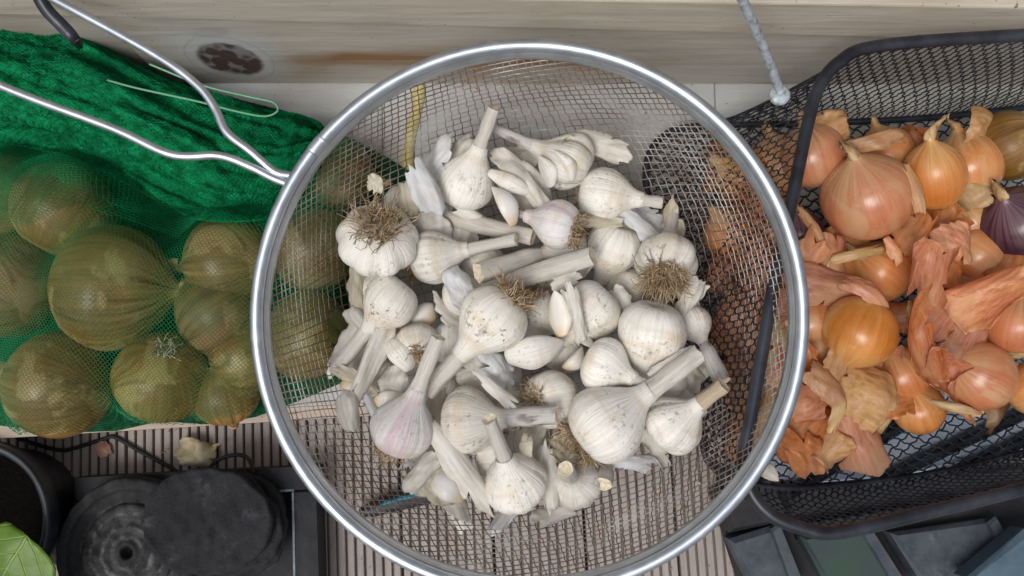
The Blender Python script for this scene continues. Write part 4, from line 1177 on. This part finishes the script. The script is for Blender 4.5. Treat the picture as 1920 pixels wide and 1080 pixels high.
# ------------------------------------------------------------------ black mesh basket
ZRIM, ZBASE = 0.155, 0.062
pairs = [((2480, 40), (2120, 190)), ((1920, 66), (1720, 222)), ((1650, 86), (1480, 232)), ((1575, 115), (1310, 236)), ((1535, 165), (1244, 255)), ((1515, 230), (1212, 310)), ((1490, 350), (1222, 420)),
         ((1450, 540), (1252, 580)), ((1412, 760), (1294, 740)), ((1396, 850), (1315, 820)), ((1405, 915), (1330, 868)), ((1445, 965), (1375, 896)), ((1510, 992), (1440, 912)), ((1575, 998), (1520, 914)), ((1750, 958), (1700, 896)),
         ((1920, 916), (1870, 862)), ((2480, 770), (2150, 780)), ((2560, 660), (2230, 700)), ((2560, 130), (2210, 260))]
def fine(idx, z):
    pts = np.array([P(*p[idx], z) for p in pairs])
    return catmull(pts, 1900, closed=True)
LR, LB = fine(0, ZRIM), fine(1, ZBASE)
mid = (LR + LB) / 2
al = np.concatenate([[0], np.cumsum(np.linalg.norm(np.diff(np.vstack([mid, mid[:1]]), axis=0), axis=1))])
TOT = al[-1]
def loft(s, t):
    s = np.mod(s, TOT)
    out = []
    for LL in (LB, LR):
        LX = np.vstack([LL, LL[:1]])
        out.append(np.stack([np.interp(s, al, LX[:, k]) for k in range(3)], -1))
    te = (t ** 0.48)[..., None]                     # the wall rounds out quickly above the floor
    p = out[0] * (1 - te) + out[1] * te
    p[..., 2] = ZBASE + (ZRIM - ZBASE) * t
    ctr = LB.mean(0)
    bulge = (np.sin(math.pi * t) * 0.001)[..., None]
    d = p - ctr; d[..., 2] = 0
    d /= np.linalg.norm(d, axis=-1)[..., None]
    return p + d * bulge
basket = empty('mesh_basket', LB.mean(0))
tag(basket, 'black metal mesh basket with rounded rim, heaped with onions and onion peels', 'basket')
kb_ = np.array(basket.location)
mesh_obj('rim', *(lambda VQ: (VQ[0] - kb_, VQ[1]))(tubes([LR[::6]], 0.0034, 12, closed=True)), MT['black_steel'], basket)
mesh_obj('base_rim', *(lambda VQ: (VQ[0] - kb_, VQ[1]))(tubes([LB[::6]], 0.0022, 8, closed=True)), MT['black_steel'], basket)
lines = []
cw = 0.0072
NL = int(TOT / cw)
t = np.linspace(0, 1, 40) ** 1.25
for k in range(NL):
    for sg in (1, -1):
        wig = 0.0011 * np.sin(t * 2 * math.pi * 17 + (0 if sg > 0 else math.pi))
        s = k * TOT / NL + sg * t * cw * 8.5 + wig
        pts = loft(s, t)
        keep = pts[:, 0] < P(2100, 500, .1)[0]
        if keep.sum() > 4: lines.append(pts[keep] - kb_)
V, Q = tubes(lines, 0.00042, 5, caps=False)
tag(mesh_obj('wall_mesh', V, Q, MT['black_steel'], basket), kind='stuff')
# floor mesh
bp2 = LB[::10][:, :2]
lines = []
c0 = LB.mean(0)
for sg in (1, -1):
    ang = math.radians(33) * sg + math.radians(8)
    d = np.array([math.cos(ang), math.sin(ang)]); nn = np.array([-d[1], d[0]])
    tt = np.linspace(-0.45, 0.45, 260)
    for k in range(-80, 81):
        q = c0[:2] + nn * (k * 0.0054) + d * tt[:, None] + nn * (0.0006 * np.sin(tt * 900 + k * math.pi))[:, None]
        ok = inpoly(q[:, 0], q[:, 1], bp2) & (q[:, 0] < P(2100, 500, .06)[0])
        if ok.sum() > 4:
            i = np.flatnonzero(ok); q = q[i[0]:i[-1] + 1]
            lines.append(np.stack([q[:, 0], q[:, 1], np.full(len(q), ZBASE)], -1) - kb_)
V, Q = tubes(lines, 0.00056, 4, caps=False)
tag(mesh_obj('floor_mesh', V, Q, MT['black_steel'], basket), kind='stuff')
for (x0, y0, x1, y1) in ((1480, 925, 1745, 765), (1640, 905, 1930, 770), (1790, 885, 2060, 760)):  # solid dark bars added in place of shadow stripes under the floor
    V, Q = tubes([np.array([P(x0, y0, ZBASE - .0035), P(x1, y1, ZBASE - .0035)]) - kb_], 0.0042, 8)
    mesh_obj('shadow_bar', V, Q, MT['black_steel'], basket)
# galvanised rod leaning from the wall to the basket, with a flat round head
rod = empty('galvanised_rod', P(1462, 178, .150))
ro = np.array(rod.location)
V, Q = tubes([catmull([P(1462, 170, .151), P(1440, 110, .175), P(1415, 50, .20), P(1388, -10, .225), P(1365, -70, .25)], 16) - ro], 0.0024, 12)
mesh_obj('shaft', V, Q, MT['galv'], rod)
V, Q = tubes([np.array([[0, 0, -0.0025], [0, 0, -0.0012], [0, 0, 0.0005], [0, 0, 0.0014]])], [np.array([.0050, .0056, .0056, .0044])], 20)
mesh_obj('head', V, Q, MT['galv'], rod)
tag(rod, 'speckled galvanised rod with a flat round head, leaning behind the black basket', 'metal rod')

# ------------------------------------------------------------------ onions and peels in the basket
BG = 'onions in the black basket'
Bq = [
 ('large shiny copper onion with a greenish striped neck, top of the black basket', 1625, 368, 84, .118, 1592, 262, .140, 'onion_pink', dict(neck=.35)),
 ('tall copper shallot whose dry neck curls over at the top of the basket', 1752, 330, 56, .120, 1738, 215, .140, 'onion_pink', dict(stretch=1.25, neck=.75, hook=-.5)),
 ('dark orange onion half hidden behind the upper left rim of the basket', 1525, 292, 62, .108, 1500, 200, .12, 'onion_orange', dict()),
 ('pinkish onion behind the tall shallot', 1812, 312, 66, .104, 1790, 220, .11, 'onion_pink', dict()),
 ('olive brown onion in the upper right corner of the basket', 1892, 275, 66, .108, 1960, 240, .12, 'onion_brown', dict()),
 ('dark purple onion with a frayed pale neck at the right of the basket', 1912, 424, 74, .108, 1842, 305, .140, 'onion_red', dict(stretch=1.1, neck=.4)),
 ('round glowing golden orange onion in the lower middle of the basket', 1612, 622, 70, .122, 1560, 725, .11, 'onion_orange', dict(neck=.3)),
 ('orange onion just right of the sieve rim, left of the glowing round one', 1520, 602, 46, .108, 1500, 540, .10, 'onion_orange', dict()),
 ('pink onion in the shade below the large copper one', 1650, 510, 60, .098, 1600, 470, .10, 'onion_pink', dict()),
 ('pink onion behind the cupped peel in the middle right', 1830, 480, 56, .098, 1880, 520, .10, 'onion_pink', dict()),
 ('dirty onion with its root tuft facing down at the right edge of the basket', 1905, 606, 58, .116, 1925, 520, .13, 'onion_pink', dict(nroot=60, neck=0)),
 ('blotchy onion with cracked dark skin and roots to the right, lower right of the basket', 1835, 705, 66, .108, 1750, 660, .12, 'onion_orange', dict(nroot=50, neck=0, stretch=1.1)),
 ('small orange onion at the lower front of the heap, on the bare mesh floor', 1722, 766, 50, .092, 1700, 700, .11, 'onion_orange', dict(neck=0)),
 ('orange onion in the shade below the upright orange peel', 1690, 700, 56, .094, 1660, 640, .10, 'onion_orange', dict()),
 ('orange onion cut by the right edge of the photo, low in the basket', 1935, 728, 50, .100, 1980, 700, .11, 'onion_orange', dict()),
 ('brown onion in the shade between the tall shallot and the purple onion', 1815, 410, 56, .092, 1780, 360, .10, 'onion_gold', dict()),
 ('pale golden shallot just inside the left rim, seen through the sieve mesh', 1475, 606, 44, .104, 1455, 520, .12, 'onion_gold', dict(stretch=1.2)),
 ('purple onion squeezed behind the sieve rim at the upper left of the basket', 1500, 440, 46, .098, 1490, 370, .11, 'onion_red', dict()),
 ('onion behind the left mesh wall at the very top of the basket', 1420, 312, 62, .098, 1400, 250, .11, 'onion_gold', dict()),
 ('orange onion behind the left mesh wall, second from the top', 1350, 330, 54, .090, 1300, 300, .10, 'onion_orange', dict()),
 ('pinkish onion behind the left mesh wall, third from the top', 1410, 425, 58, .096, 1380, 360, .10, 'onion_pink', dict()),
 ('orange onion behind the left mesh wall beside the ribbed garlic', 1330, 440, 54, .088, 1300, 400, .10, 'onion_orange', dict()),
 ('pinkish onion behind the left mesh wall at mid height', 1400, 545, 58, .096, 1380, 480, .10, 'onion_pink', dict()),
 ('orange onion behind the left mesh wall below mid height', 1345, 590, 46, .088, 1320, 540, .10, 'onion_orange', dict()),
 ('pinkish onion behind the left mesh wall near its lower end', 1400, 660, 54, .094, 1370, 600, .10, 'onion_pink', dict()),
 ('lowest onion behind the left mesh wall', 1375, 765, 44, .086, 1350, 720, .10, 'onion_orange', dict()),
 ('orange onion under the torn peels at the lower left of the basket', 1480, 745, 56, .092, 1450, 700, .10, 'onion_orange', dict()),
 ('pinkish onion under the big curled peel', 1790, 590, 60, .094, 1760, 540, .10, 'onion_pink', dict()),
 ('pinkish onion under the peels left of the glowing round onion', 1555, 520, 54, .090, 1520, 480, .10, 'onion_pink', dict()),
 ('onion under the torn peels in the lower middle', 1590, 760, 54, .086, 1560, 720, .10, 'onion_orange', dict()),
 ('onion in the shade behind the neck of the large copper onion', 1660, 290, 54, .096, 1640, 230, .10, 'onion_orange', dict()),
]
for (lb, cx, cy, R, z, nx, ny, nz, mt, kw) in Bq:
    kw.setdefault('neck', .3)
    if cx < 1435:                                   # clear of the sieve's bowl
        cx, nx, z, nz = cx + 42, nx + 42, min(z, .086), min(nz, .092)
    onion(lb, cx, cy, R, z, nx, ny, nz, mt, group=BG, **kw)

PG = 'loose onion peels'
Pq = [
 # label, cx, cy, z, w, h, ang, tiltx, tilty, curl, cup, mat, shape
 ('broad pinkish peel left of the middle, beside the sieve rim', 1562, 528, .124, 90, 130, 170, 5, 10, .8, .3, 'peel_pink', 'oval'),
 ('narrow arched peel over the top of the glowing round onion', 1645, 556, .138, 46, 120, 140, 10, 10, .9, .6, 'peel_pink', 'oval'),
 ('cupped pale pink peel with a yellow tip, in the middle of the heap', 1735, 512, .134, 92, 120, 80, 10, -10, -.9, -.5, 'peel_pink', 'oval'),
 ('large peel curled into an open ring at the right', 1838, 548, .132, 120, 150, 30, 15, 10, -1.3, -.6, 'peel_pink', 'oval'),
 ('upright boat shaped orange peel right of the glowing onion', 1712, 640, .138, 66, 165, 97, 5, 20, -1.2, -.4, 'peel_orange', 'leaf'),
 ('wide pink peel fanned out right of the boat shaped one', 1800, 620, .124, 110, 120, 50, 5, 10, .6, .3, 'peel_pink', 'oval'),
 ('bowl shaped torn peel with a pointed corner, lower right of the middle', 1762, 700, .136, 90, 100, 60, 5, 0, -1.1, -.9, 'peel_pink', 'oval'),
 ('teardrop shaped peel hanging lowest at the front of the heap', 1620, 828, .112, 92, 130, 112, 15, 8, .7, .3, 'peel_pink', 'leaf'),
 ('glossy orange brown peel at the lower left, nearest the sieve rim', 1512, 815, .112, 110, 120, 40, 10, -5, .7, .4, 'peel_orange', 'oval'),
 ('torn tan peel with jagged corners above the teardrop one', 1640, 742, .126, 100, 110, 150, 10, 0, .6, .4, 'peel_tan', 'oval'),
 ('small folded peel left of the jagged tan one', 1560, 720, .128, 60, 90, 130, 5, 15, .9, .3, 'peel_tan', 'oval'),
 ('pinkish peel behind the sieve rim at the lower left', 1512, 752, .120, 80, 70, 20, 5, 0, .7, .4, 'peel_pink', 'oval'),
 ('dried twisted tan peel left of the large copper onion', 1538, 432, .124, 36, 110, 118, 10, 20, 1.2, .3, 'peel_tan', 'leaf'),
 ('orange peel standing below the tall shallot', 1735, 440, .124, 70, 90, 60, 10, 10, .9, .3, 'peel_orange', 'oval'),
 ('thin tan sliver leaning between the copper onion and the tall shallot', 1718, 352, .140, 22, 90, 108, 5, 0, .8, .2, 'peel_tan', 'strip'),
 ('dry brown peel lying across the neck of the large copper onion', 1640, 262, .132, 40, 130, 8, 15, 5, 1.2, .5, 'peel_tan', 'leaf'),
 ('brown peel curled up behind the basket rim by the wall', 1812, 50, .120, 64, 110, 10, 30, 0, 1.2, .5, 'peel_tan', 'oval'),
 ('yellowish sliver of peel below the large copper onion', 1612, 474, .122, 20, 90, 12, 5, 0, .6, .3, 'peel_yellow', 'strip'),
 ('small curled pink scrap under the copper onion', 1680, 468, .126, 28, 50, 120, 5, 0, 1.0, .3, 'peel_pink', 'oval'),
 ('tan crumpled peel under the root of the glowing round onion', 1572, 690, .124, 50, 80, 60, 5, 10, .9, .4, 'peel_tan', 'oval'),
 ('white cream flake right of the folded lower left peel', 1572, 782, .126, 26, 60, 70, 5, 0, .9, .3, 'peel_yellow', 'oval'),
 ('dark brown peel behind the purple onion at the lower right', 1872, 760, .100, 60, 70, 60, 0, 0, .7, .4, 'peel_dark', 'oval'),
 ('pale yellow peel inside the lower left rim, seen through the sieve mesh', 1440, 780, .118, 40, 120, 75, 0, 10, .8, .3, 'peel_yellow', 'oval'),
 ('yellow peel inside the left rim, seen through the sieve mesh', 1468, 640, .126, 40, 90, 85, 0, 15, .8, .3, 'peel_yellow', 'oval'),
 ('pink peel inside the left rim at mid height, seen through the sieve mesh', 1455, 700, .116, 50, 100, 100, 0, 10, .8, .3, 'peel_pink', 'oval'),
 ('pink peel below the purple onion at the right', 1800, 455, .124, 60, 90, 130, 5, 10, .8, .3, 'peel_pink', 'oval'),
 ('orange peel tucked under the ring shaped one', 1790, 520, .118, 70, 80, 90, 5, 10, .8, .3, 'peel_orange', 'oval'),
 ('orange peel at the right edge of the photo above the dirty onion', 1908, 510, .118, 70, 90, 60, 0, 0, .7, .3, 'peel_orange', 'oval'),
 ('pale peel behind the copper onion along the back wall', 1560, 240, .118, 70, 60, 20, 20, 0, .7, .3, 'peel_tan', 'oval'),
 ('tan peel along the back wall at the upper right', 1850, 232, .120, 80, 60, 160, 20, 0, .8, .3, 'peel_tan', 'oval'),
 ('copper peel low behind the sieve rim above the folded ones', 1535, 660, .110, 60, 90, 80, 0, 0, .8, .3, 'peel_orange', 'oval'),
 ('pale pink peel behind the left mesh wall at mid height', 1425, 600, .108, 50, 120, 80, 0, 20, .8, .3, 'peel_pink', 'oval'),
 ('orange peel behind the left mesh wall near the top', 1440, 370, .112, 60, 90, 70, 0, 20, .8, .3, 'peel_orange', 'oval'),
 ('pale peel behind the left mesh wall beside the purple onion', 1440, 490, .112, 60, 90, 100, 0, 20, .8, .3, 'peel_pink', 'oval'),
]
for i, (lb, cx, cy, z, w_, h_, an, tx, ty, cu, cp, mt, shp) in enumerate(Pq):
    sheet('onion_peel', lb, 'onion peel', PG, cx, cy, z, w_ * 1.3, h_ * 1.15, an, tx, ty, -cu * 1.6, -cp * 1.8, rag=.22, crum=.13, mat=mt, seed=400 + i * 5, shape=shp)
clove('dry straw coloured stalk lying at the front of the heap', 1742, 752, .120, 1842, 776, .112, 9, 'neck', .3, 'loose scraps', 0.3, 'dry_stalk', 'stalk')
clove('pale broken stalk stub between the sieve rim and the basket', 1424, 868, .140, 1460, 902, .150, 13, 'stem', .1, 'loose scraps', 0.3, 'stalk_stub', 'stalk')

ORF = [(1625, 368, 'the large copper onion'), (1752, 330, 'the tall copper shallot'), (1812, 312, 'the onion behind the tall shallot'), (1895, 420, 'the purple onion'), (1612, 622, 'the glowing round onion'), (1520, 602, 'the orange onion by the sieve rim'), (1735, 512, 'the cupped pale peel'), (1838, 548, 'the ring shaped peel'), (1712, 640, 'the boat shaped orange peel'), (1620, 828, 'the teardrop shaped peel'), (1512, 815, 'the glossy brown peel'), (1835, 705, 'the blotchy cracked onion'), (1722, 766, 'the small front onion'), (1905, 606, 'the onion with root tuft'), (1640, 742, 'the jagged tan peel'), (1560, 720, 'the small folded peel')]
oused = set()
mats = ['peel_pink', 'peel_orange', 'peel_pink', 'peel_tan', 'peel_orange', 'peel_yellow']
spots = [(1560, 470), (1600, 440), (1690, 480), (1580, 590), (1660, 590), (1720, 580), (1670, 660), (1740, 650), (1800, 660), (1560, 640), (1500, 690), (1540, 780), (1620, 700), (1680, 740), (1760, 560), (1860, 520), (1870, 600), (1900, 660), (1880, 690), (1770, 420), (1700, 400), (1590, 300), (1700, 280), (1840, 360), (1520, 500), (1480, 520), (1470, 560), (1560, 840), (1500, 860), (1660, 790), (1800, 740), (1850, 440)]
for i, (x, y) in enumerate(spots):
    sheet('onion_peel', beside(('small pink', 'small orange', 'small pink', 'small tan', 'small orange', 'small yellowish')[i % 6] + ' onion peel scrap', x, y, ORF, oused), 'onion peel', 'tucked in onion peel scraps', x + rnd.uniform(-12, 12), y + rnd.uniform(-12, 12), rnd.uniform(.098, .120), rnd.uniform(55, 100), rnd.uniform(75, 130), rnd.uniform(0, 180), rnd.uniform(-25, 25), rnd.uniform(-25, 25), rnd.choice((-1, -1, 1)) * rnd.uniform(.7, 1.5), rnd.choice((-1, 1)) * rnd.uniform(.3, 1.0), rag=.24, crum=.15, mat=mats[i % 6], seed=700 + i * 3, shape=rnd.choice(('oval', 'leaf', 'oval')))

for i, (x, y, z, mt, lb) in enumerate([
        (1352, 300, .080, 'peel_orange', 'orange peel scrap behind the left mesh wall at its very top'), (1395, 380, .084, 'peel_pink', 'pink peel scrap behind the left mesh wall, upper part'),
        (1352, 400, .078, 'peel_tan', 'tan peel scrap behind the left mesh wall beside the upper garlic'), (1405, 470, .086, 'peel_orange', 'orange peel scrap behind the left mesh wall above its middle'),
        (1358, 505, .078, 'peel_pink', 'pink peel scrap behind the left mesh wall by the root fringe'), (1412, 560, .090, 'peel_pink', 'pale pink peel scrap behind the middle of the left mesh wall'),
        (1362, 610, .078, 'peel_orange', 'orange peel scrap behind the left mesh wall by the bluish garlic'), (1398, 640, .086, 'peel_pink', 'pink peel scrap behind the left mesh wall below its middle'),
        (1372, 715, .080, 'peel_orange', 'orange peel scrap behind the left mesh wall by the brown stem'), (1405, 745, .088, 'peel_tan', 'tan peel scrap behind the left mesh wall near the bottom'),
        (1385, 810, .080, 'peel_orange', 'orange peel scrap behind the lowest end of the left mesh wall')]):
    sheet('onion_peel', lb, 'onion peel', 'onion peel scraps behind the mesh wall', x + 8, y, z, 80, 110, rnd.uniform(60, 120), rnd.uniform(-10, 10), rnd.uniform(-25, 5), -rnd.uniform(.7, 1.2), -rnd.uniform(.3, .8), rag=.2, crum=.13, mat=mt, seed=2200 + i * 3)

# ------------------------------------------------------------------ plastic under and before the basket
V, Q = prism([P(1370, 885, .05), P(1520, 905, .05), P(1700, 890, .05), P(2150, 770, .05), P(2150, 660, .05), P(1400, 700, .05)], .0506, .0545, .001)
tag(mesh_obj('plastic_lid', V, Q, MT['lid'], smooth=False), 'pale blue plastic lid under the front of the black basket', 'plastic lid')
crate = empty('slatted_crate', P(1600, 1040, 0))
tag(crate, 'black plastic crate with grey blue slanted panels at the lower right corner', 'crate')
co = np.array(crate.location)
def cpr(name, pts, z0, z1, mat, bev=.0015):
    V, Q = prism([np.asarray(P(x, y, z1)) - co for x, y in pts][::-1], z0, z1, bev)
    o = mesh_obj(name, V, Q, MT[mat], crate, smooth=False)
    return o
cpr('body', [(1338, 925), (2150, 860), (2200, 1250), (1440, 1250)], .001, .016, 'crate_black')
cpr('corner_post', [(1345, 915), (1450, 890), (1490, 975), (1370, 1000)], .0165, .034, 'crate_black', .003)
cpr('back_rail', [(1490, 985), (2150, 880), (2150, 940), (1500, 1015)], .0165, .026, 'crate_black', .003)
cpr('panel', [(1368, 1012), (1455, 984), (1508, 1125), (1425, 1130)], .0165, .034, 'crate_grey', .003)
cpr('panel_flange', [(1447, 992), (1462, 980), (1518, 1120), (1496, 1126)], .0345, .041, 'crate_grey', .0015)
cpr('panel', [(1502, 1006), (1622, 992), (1700, 1120), (1566, 1126)], .0165, .031, 'crate_green', .003)
cpr('panel_flange', [(1619, 1000), (1632, 986), (1712, 1112), (1690, 1118)], .0315, .036, 'crate_grey', .0015)
cpr('panel', [(1672, 1000), (1856, 972), (1930, 1110), (1750, 1125)], .0165, .036, 'crate_grey', .003)
cpr('panel_flange', [(1853, 980), (1868, 968), (1945, 1105), (1922, 1112)], .0365, .041, 'crate_grey', .0015)
cpr('blue_panel', [(1815, 1085), (1925, 992), (2060, 1030), (1990, 1160)], .0420, .060, 'crate_blue', .003)

# ------------------------------------------------------------------ lower left: pot, leaf, tray with discs, cable, scraps
def lathe(prof, n=72, ragged=0.0, seed=0, ex=1.0, ey=1.0, zn=0.0, zf=30):
    a = np.arange(n) * 2 * math.pi / n
    sn = SNoise(seed, 10, 2.2); s2 = SNoise(seed + 1, 12, 9.0); s3 = SNoise(seed + 2, 12, zf * 3.0)
    V = []
    R = max(p[0] for p in prof)
    for r, z in prof:
        d = np.stack([np.cos(a), np.sin(a), 0 * a], -1)
        k = 1 + ragged * (0.7 * sn(d) + 0.4 * s2(d)) * (r / R)
        X = np.stack([r * ex * k * np.cos(a), r * ey * k * np.sin(a), 0 * a], -1)
        X[:, 2] = z + zn * s3(X / R * 1.0)
        V.append(X)
    return np.vstack(V), grid_quads(len(prof), n, True)
zp = 0.056
pc = P(-62, 984, zp); pr_ = M(150, zp)
pot = empty('plant_pot', (pc[0], pc[1], 0.001))
V, Q = lathe([(tuple(p)) for p in catmull([(pr_ * .84, 0.0), (pr_ * .86, 0.002), (pr_ * .95, zp - .016), (pr_ * 1.0, zp - .013), (pr_ * 1.01, zp - .006), (pr_ * .99, zp - .001), (pr_ * .95, zp), (pr_ * .90, zp - .002), (pr_ * .87, zp - .010), (pr_ * .84, .012), (pr_ * .80, .003), (0.0005, .003)], 60)], 96)
mesh_obj('pot_wall', V, Q, MT['pot'], pot)
V, Q = lathe([(pr_ * .825, .0075), (pr_ * .6, .0085), (pr_ * .3, .008), (0.0004, .0085)], 48, 0, 3, zn=.0012)  # disc added to make the inside of the pot read as deep shade
mesh_obj('pot_inner_shade', V, Q, MT['pot_inner_shade'], pot)
tag(pot, 'round black plastic plant pot cut by the left edge of the photo', 'plant pot')
lf = sheet('green_leaf', 'fresh light green leaf hanging over the black pot at the lower left corner', 'leaf', None, -6, 1100, .075, 212, 212, 60, 8, -6, -.25, -.3, rag=.07, crum=.06, mat='leaf', seed=900)
# frame tray
tray = empty('square_tray', P(370, 1000, 0))
tag(tray, 'square black plastic frame tray with chalky scuffed inner edges', 'tray')
to = np.array(tray.location)
def tpr(name, pts, z0, z1, mat, bev=.001):
    V, Q = prism([np.asarray(P(x, y, z1)) - to for x, y in pts][::-1], z0, z1, bev)
    mesh_obj(name, V, Q, MT[mat], tray, smooth=False)
tpr('floor_plate', [(150, 905), (585, 882), (600, 1200), (150, 1200)], .001, .006, 'tray')
tpr('frame_bar', [(136, 896), (592, 873), (593, 917), (138, 940)], .0065, .030, 'tray')
tpr('frame_bar', [(552, 920), (593, 918), (602, 1200), (556, 1200)], .0065, .0298, 'tray')
tpr('frame_bar', [(138, 942), (180, 940), (184, 1200), (140, 1200)], .0065, .0298, 'tray')
tpr('scuffed_edge', [(500, 920), (551, 917), (551, 921), (500, 925)], .0065, .0302, 'scuff', .0005)
tpr('scuffed_edge', [(200, 936), (296, 931), (296, 937), (200, 942)], .0065, .0302, 'scuff', .0005)
tpr('scuffed_edge', [(547, 922), (551, 922), (556, 1200), (552, 1200)], .0065, .0302, 'scuff', .0005)
def disc(name, label, cx, cy, R, z0, z1, mat, ex=1.0, ey=1.0, ring=False, seed=0, rag=.035):
    c = P(cx, cy, z1); r = M(R, z1)
    h = z1 - z0
    if ring:
        pr = [(r * .96, 0), (r, h * .3), (r * .99, h * .8), (r * .95, h), (r * .84, h * .98), (r * .80, h * .70), (r * .66, h * .66), (r * .63, h * .84), (r * .58, h * .93), (r * .52, h * .88), (r * .46, h * .97), (r * .40, h * .92), (r * .34, h * 1.0), (r * .28, h * .95), (r * .22, h * 1.02), (r * .17, h * .98), (r * .13, h * 1.04), (r * .09, h * 1.0), (r * .06, h * .6), (0.0004, h * .5)]
        pr = [tuple(p) for p in catmull(pr, 70)]
        V, Q = lathe(pr, 120, rag, seed, ex, ey, .0009, 6)
    else:
        pr = catmull([(r * .90, 0), (r * .98, h * .25), (r, h * .6), (r * .97, h * .92), (r * .88, h), (r * .6, h * 1.02), (r * .3, h * .97), (0.0004, h * .95)], 36)
        V, Q = lathe([tuple(p) for p in pr], 120, rag * 1.3, seed, ex, ey, .0009, 5)
    o = mesh_obj(name, V, Q, MT[mat])
    o.location = (c[0], c[1], z0)
    tag(o, label, 'disc', 'stacked dark discs')
disc('ringed_disc', 'dark disc with chalky rings round a small hole, left in the square tray', 237, 1036, 132, .0305, .045, 'disc_ring', 1.0, 1.0, True, 5, .02)
disc('stone_disc', 'lowest ragged dark disc of the stack, sticking out furthest right', 434, 990, 106, .0305, .0385, 'disc', 1.0, .92, False, 21, .06)
disc('stone_disc', 'middle ragged dark disc of the stack', 412, 987, 110, .0390, .0470, 'disc', 1.0, .88, False, 22, .055)
disc('stone_disc', 'smooth dark oval disc on top of the stack, overlapping the ringed one', 386, 978, 120, .0475, .0560, 'disc', 1.0, .80, False, 23, .03)
# cables
zc = .0016
def cable(pts, label, r=.0013):
    pts = [P(x, y, z) for x, y, z in pts]
    o = np.array(pts[0])
    V, Q = tubes([catmull(pts, 70) - o], r, 8)
    ob = mesh_obj('cable', V, Q, MT['cable'])
    ob.location = tuple(o)
    tag(ob, label, 'cable', 'thin black cables')
cable([(34, 796, .052), (30, 812, .030), (34, 822, zc), (62, 832, zc), (112, 844, zc), (140, 840, zc), (195, 823, zc), (216, 820, zc), (262, 846, zc), (318, 876, zc), (345, 895, zc)], 'long thin black cable lying across the deck boards under the net')
cable([(376, 900, .034), (390, 880, .036), (410, 862, .036), (440, 853, .034), (462, 857, .030), (473, 874, .031), (474, 888, .031)], 'short black cable loop rising behind the dark discs')
# scraps on the deck
sheet('dry_leaf', 'crumpled pale dry leaf on the deck behind the tray', 'leaf', None, 366, 850, .010, 58, 80, 170, 10, 10, -.9, -.5, rag=.2, crum=.22, mat='dryleaf', seed=801)
clove('thin tip of the dry leaf stalk on the deck', 398, 836, .012, 416, 832, .011, 2.5, 'dryleaf', .1, None, 0, 'leaf_stalk', 'stalk')
sheet('pink_scrap', 'small pinkish brown scrap on the deck under the cable', 'scrap', None, 192, 842, .004, 28, 34, 130, 0, 8, -.4, -.3, rag=.2, crum=.08, mat='pinkscrap', seed=802)
# pocket tool with a teal inlay, under the sieve
k0, k1 = P(676, 962, .010), P(850, 925, .010)
kd = unit(k1 - k0); kn = np.cross([0, 0, 1.0], kd)
knife = empty('pocket_tool', (k0[0], k0[1], 0.001))
kl = np.linalg.norm(k1 - k0)
t = np.linspace(0, 1, 18)
V = []
for x in t:
    wd_ = .0058 * (0.60 + 0.55 * math.sin(math.pi * min(1, .12 + x * .75)))
    if x < .06: wd_ *= .75
    for a in np.arange(16) * 2 * math.pi / 16:
        V.append(kd * (kl * 1.25 * x) + kn * (wd_ * math.copysign(abs(math.cos(a)) ** .7, math.cos(a)) + .003 * math.sin(x * 3.0)) + np.array([0, 0, .0075 + .006 * math.copysign(abs(math.sin(a)) ** .7, math.sin(a))]))
V = np.array(V); Qk = [tuple(q) for q in grid_quads(18, 16, True).tolist()] + [tuple(range(15, -1, -1)), tuple(range(17 * 16, 18 * 16))]
mesh_obj('grip', V, Qk, MT['knife'], knife)
ln = np.array([kd * (kl * 1.25 * x) + kn * (.0012 + .003 * math.sin(x * 3.0)) + np.array([0, 0, .0130]) for x in np.linspace(.18, .85, 14)])
V, Q = tubes([ln], [np.array([.0006] + [.0016] * 12 + [.0006])], 8)
mesh_obj('teal_inlay', V, Q, MT['teal'], knife)
tag(knife, 'black tool grip with a teal stripe on the deck under the sieve', 'tool')

# crumbs and bits of skin on the deck
V, Q = [], []
for _ in range(150):
    c = P(rnd.uniform(-50, 1450), rnd.uniform(775, 1080), .0012); r = rnd.uniform(.0004, .0013)
    b = len(V)
    for dx, dy, dz in ((1, 0, 0), (0, 1, .1), (-1, .2, 0), (.1, -1, .1), (0, 0, .7), (0, 0, -.5)):
        V.append(c + np.array([dx * r * rnd.uniform(.5, 1.5), dy * r * rnd.uniform(.5, 1.3), dz * r]))
    Q += [tuple(b + k for k in f) for f in ((0, 1, 4), (1, 2, 4), (2, 3, 4), (3, 0, 4), (1, 0, 5), (2, 1, 5), (3, 2, 5), (0, 3, 5))]
tag(mesh_obj('crumbs', V, Q, MT['roots'], smooth=False), 'scattered brown crumbs on the deck boards', 'crumbs', kind='stuff')
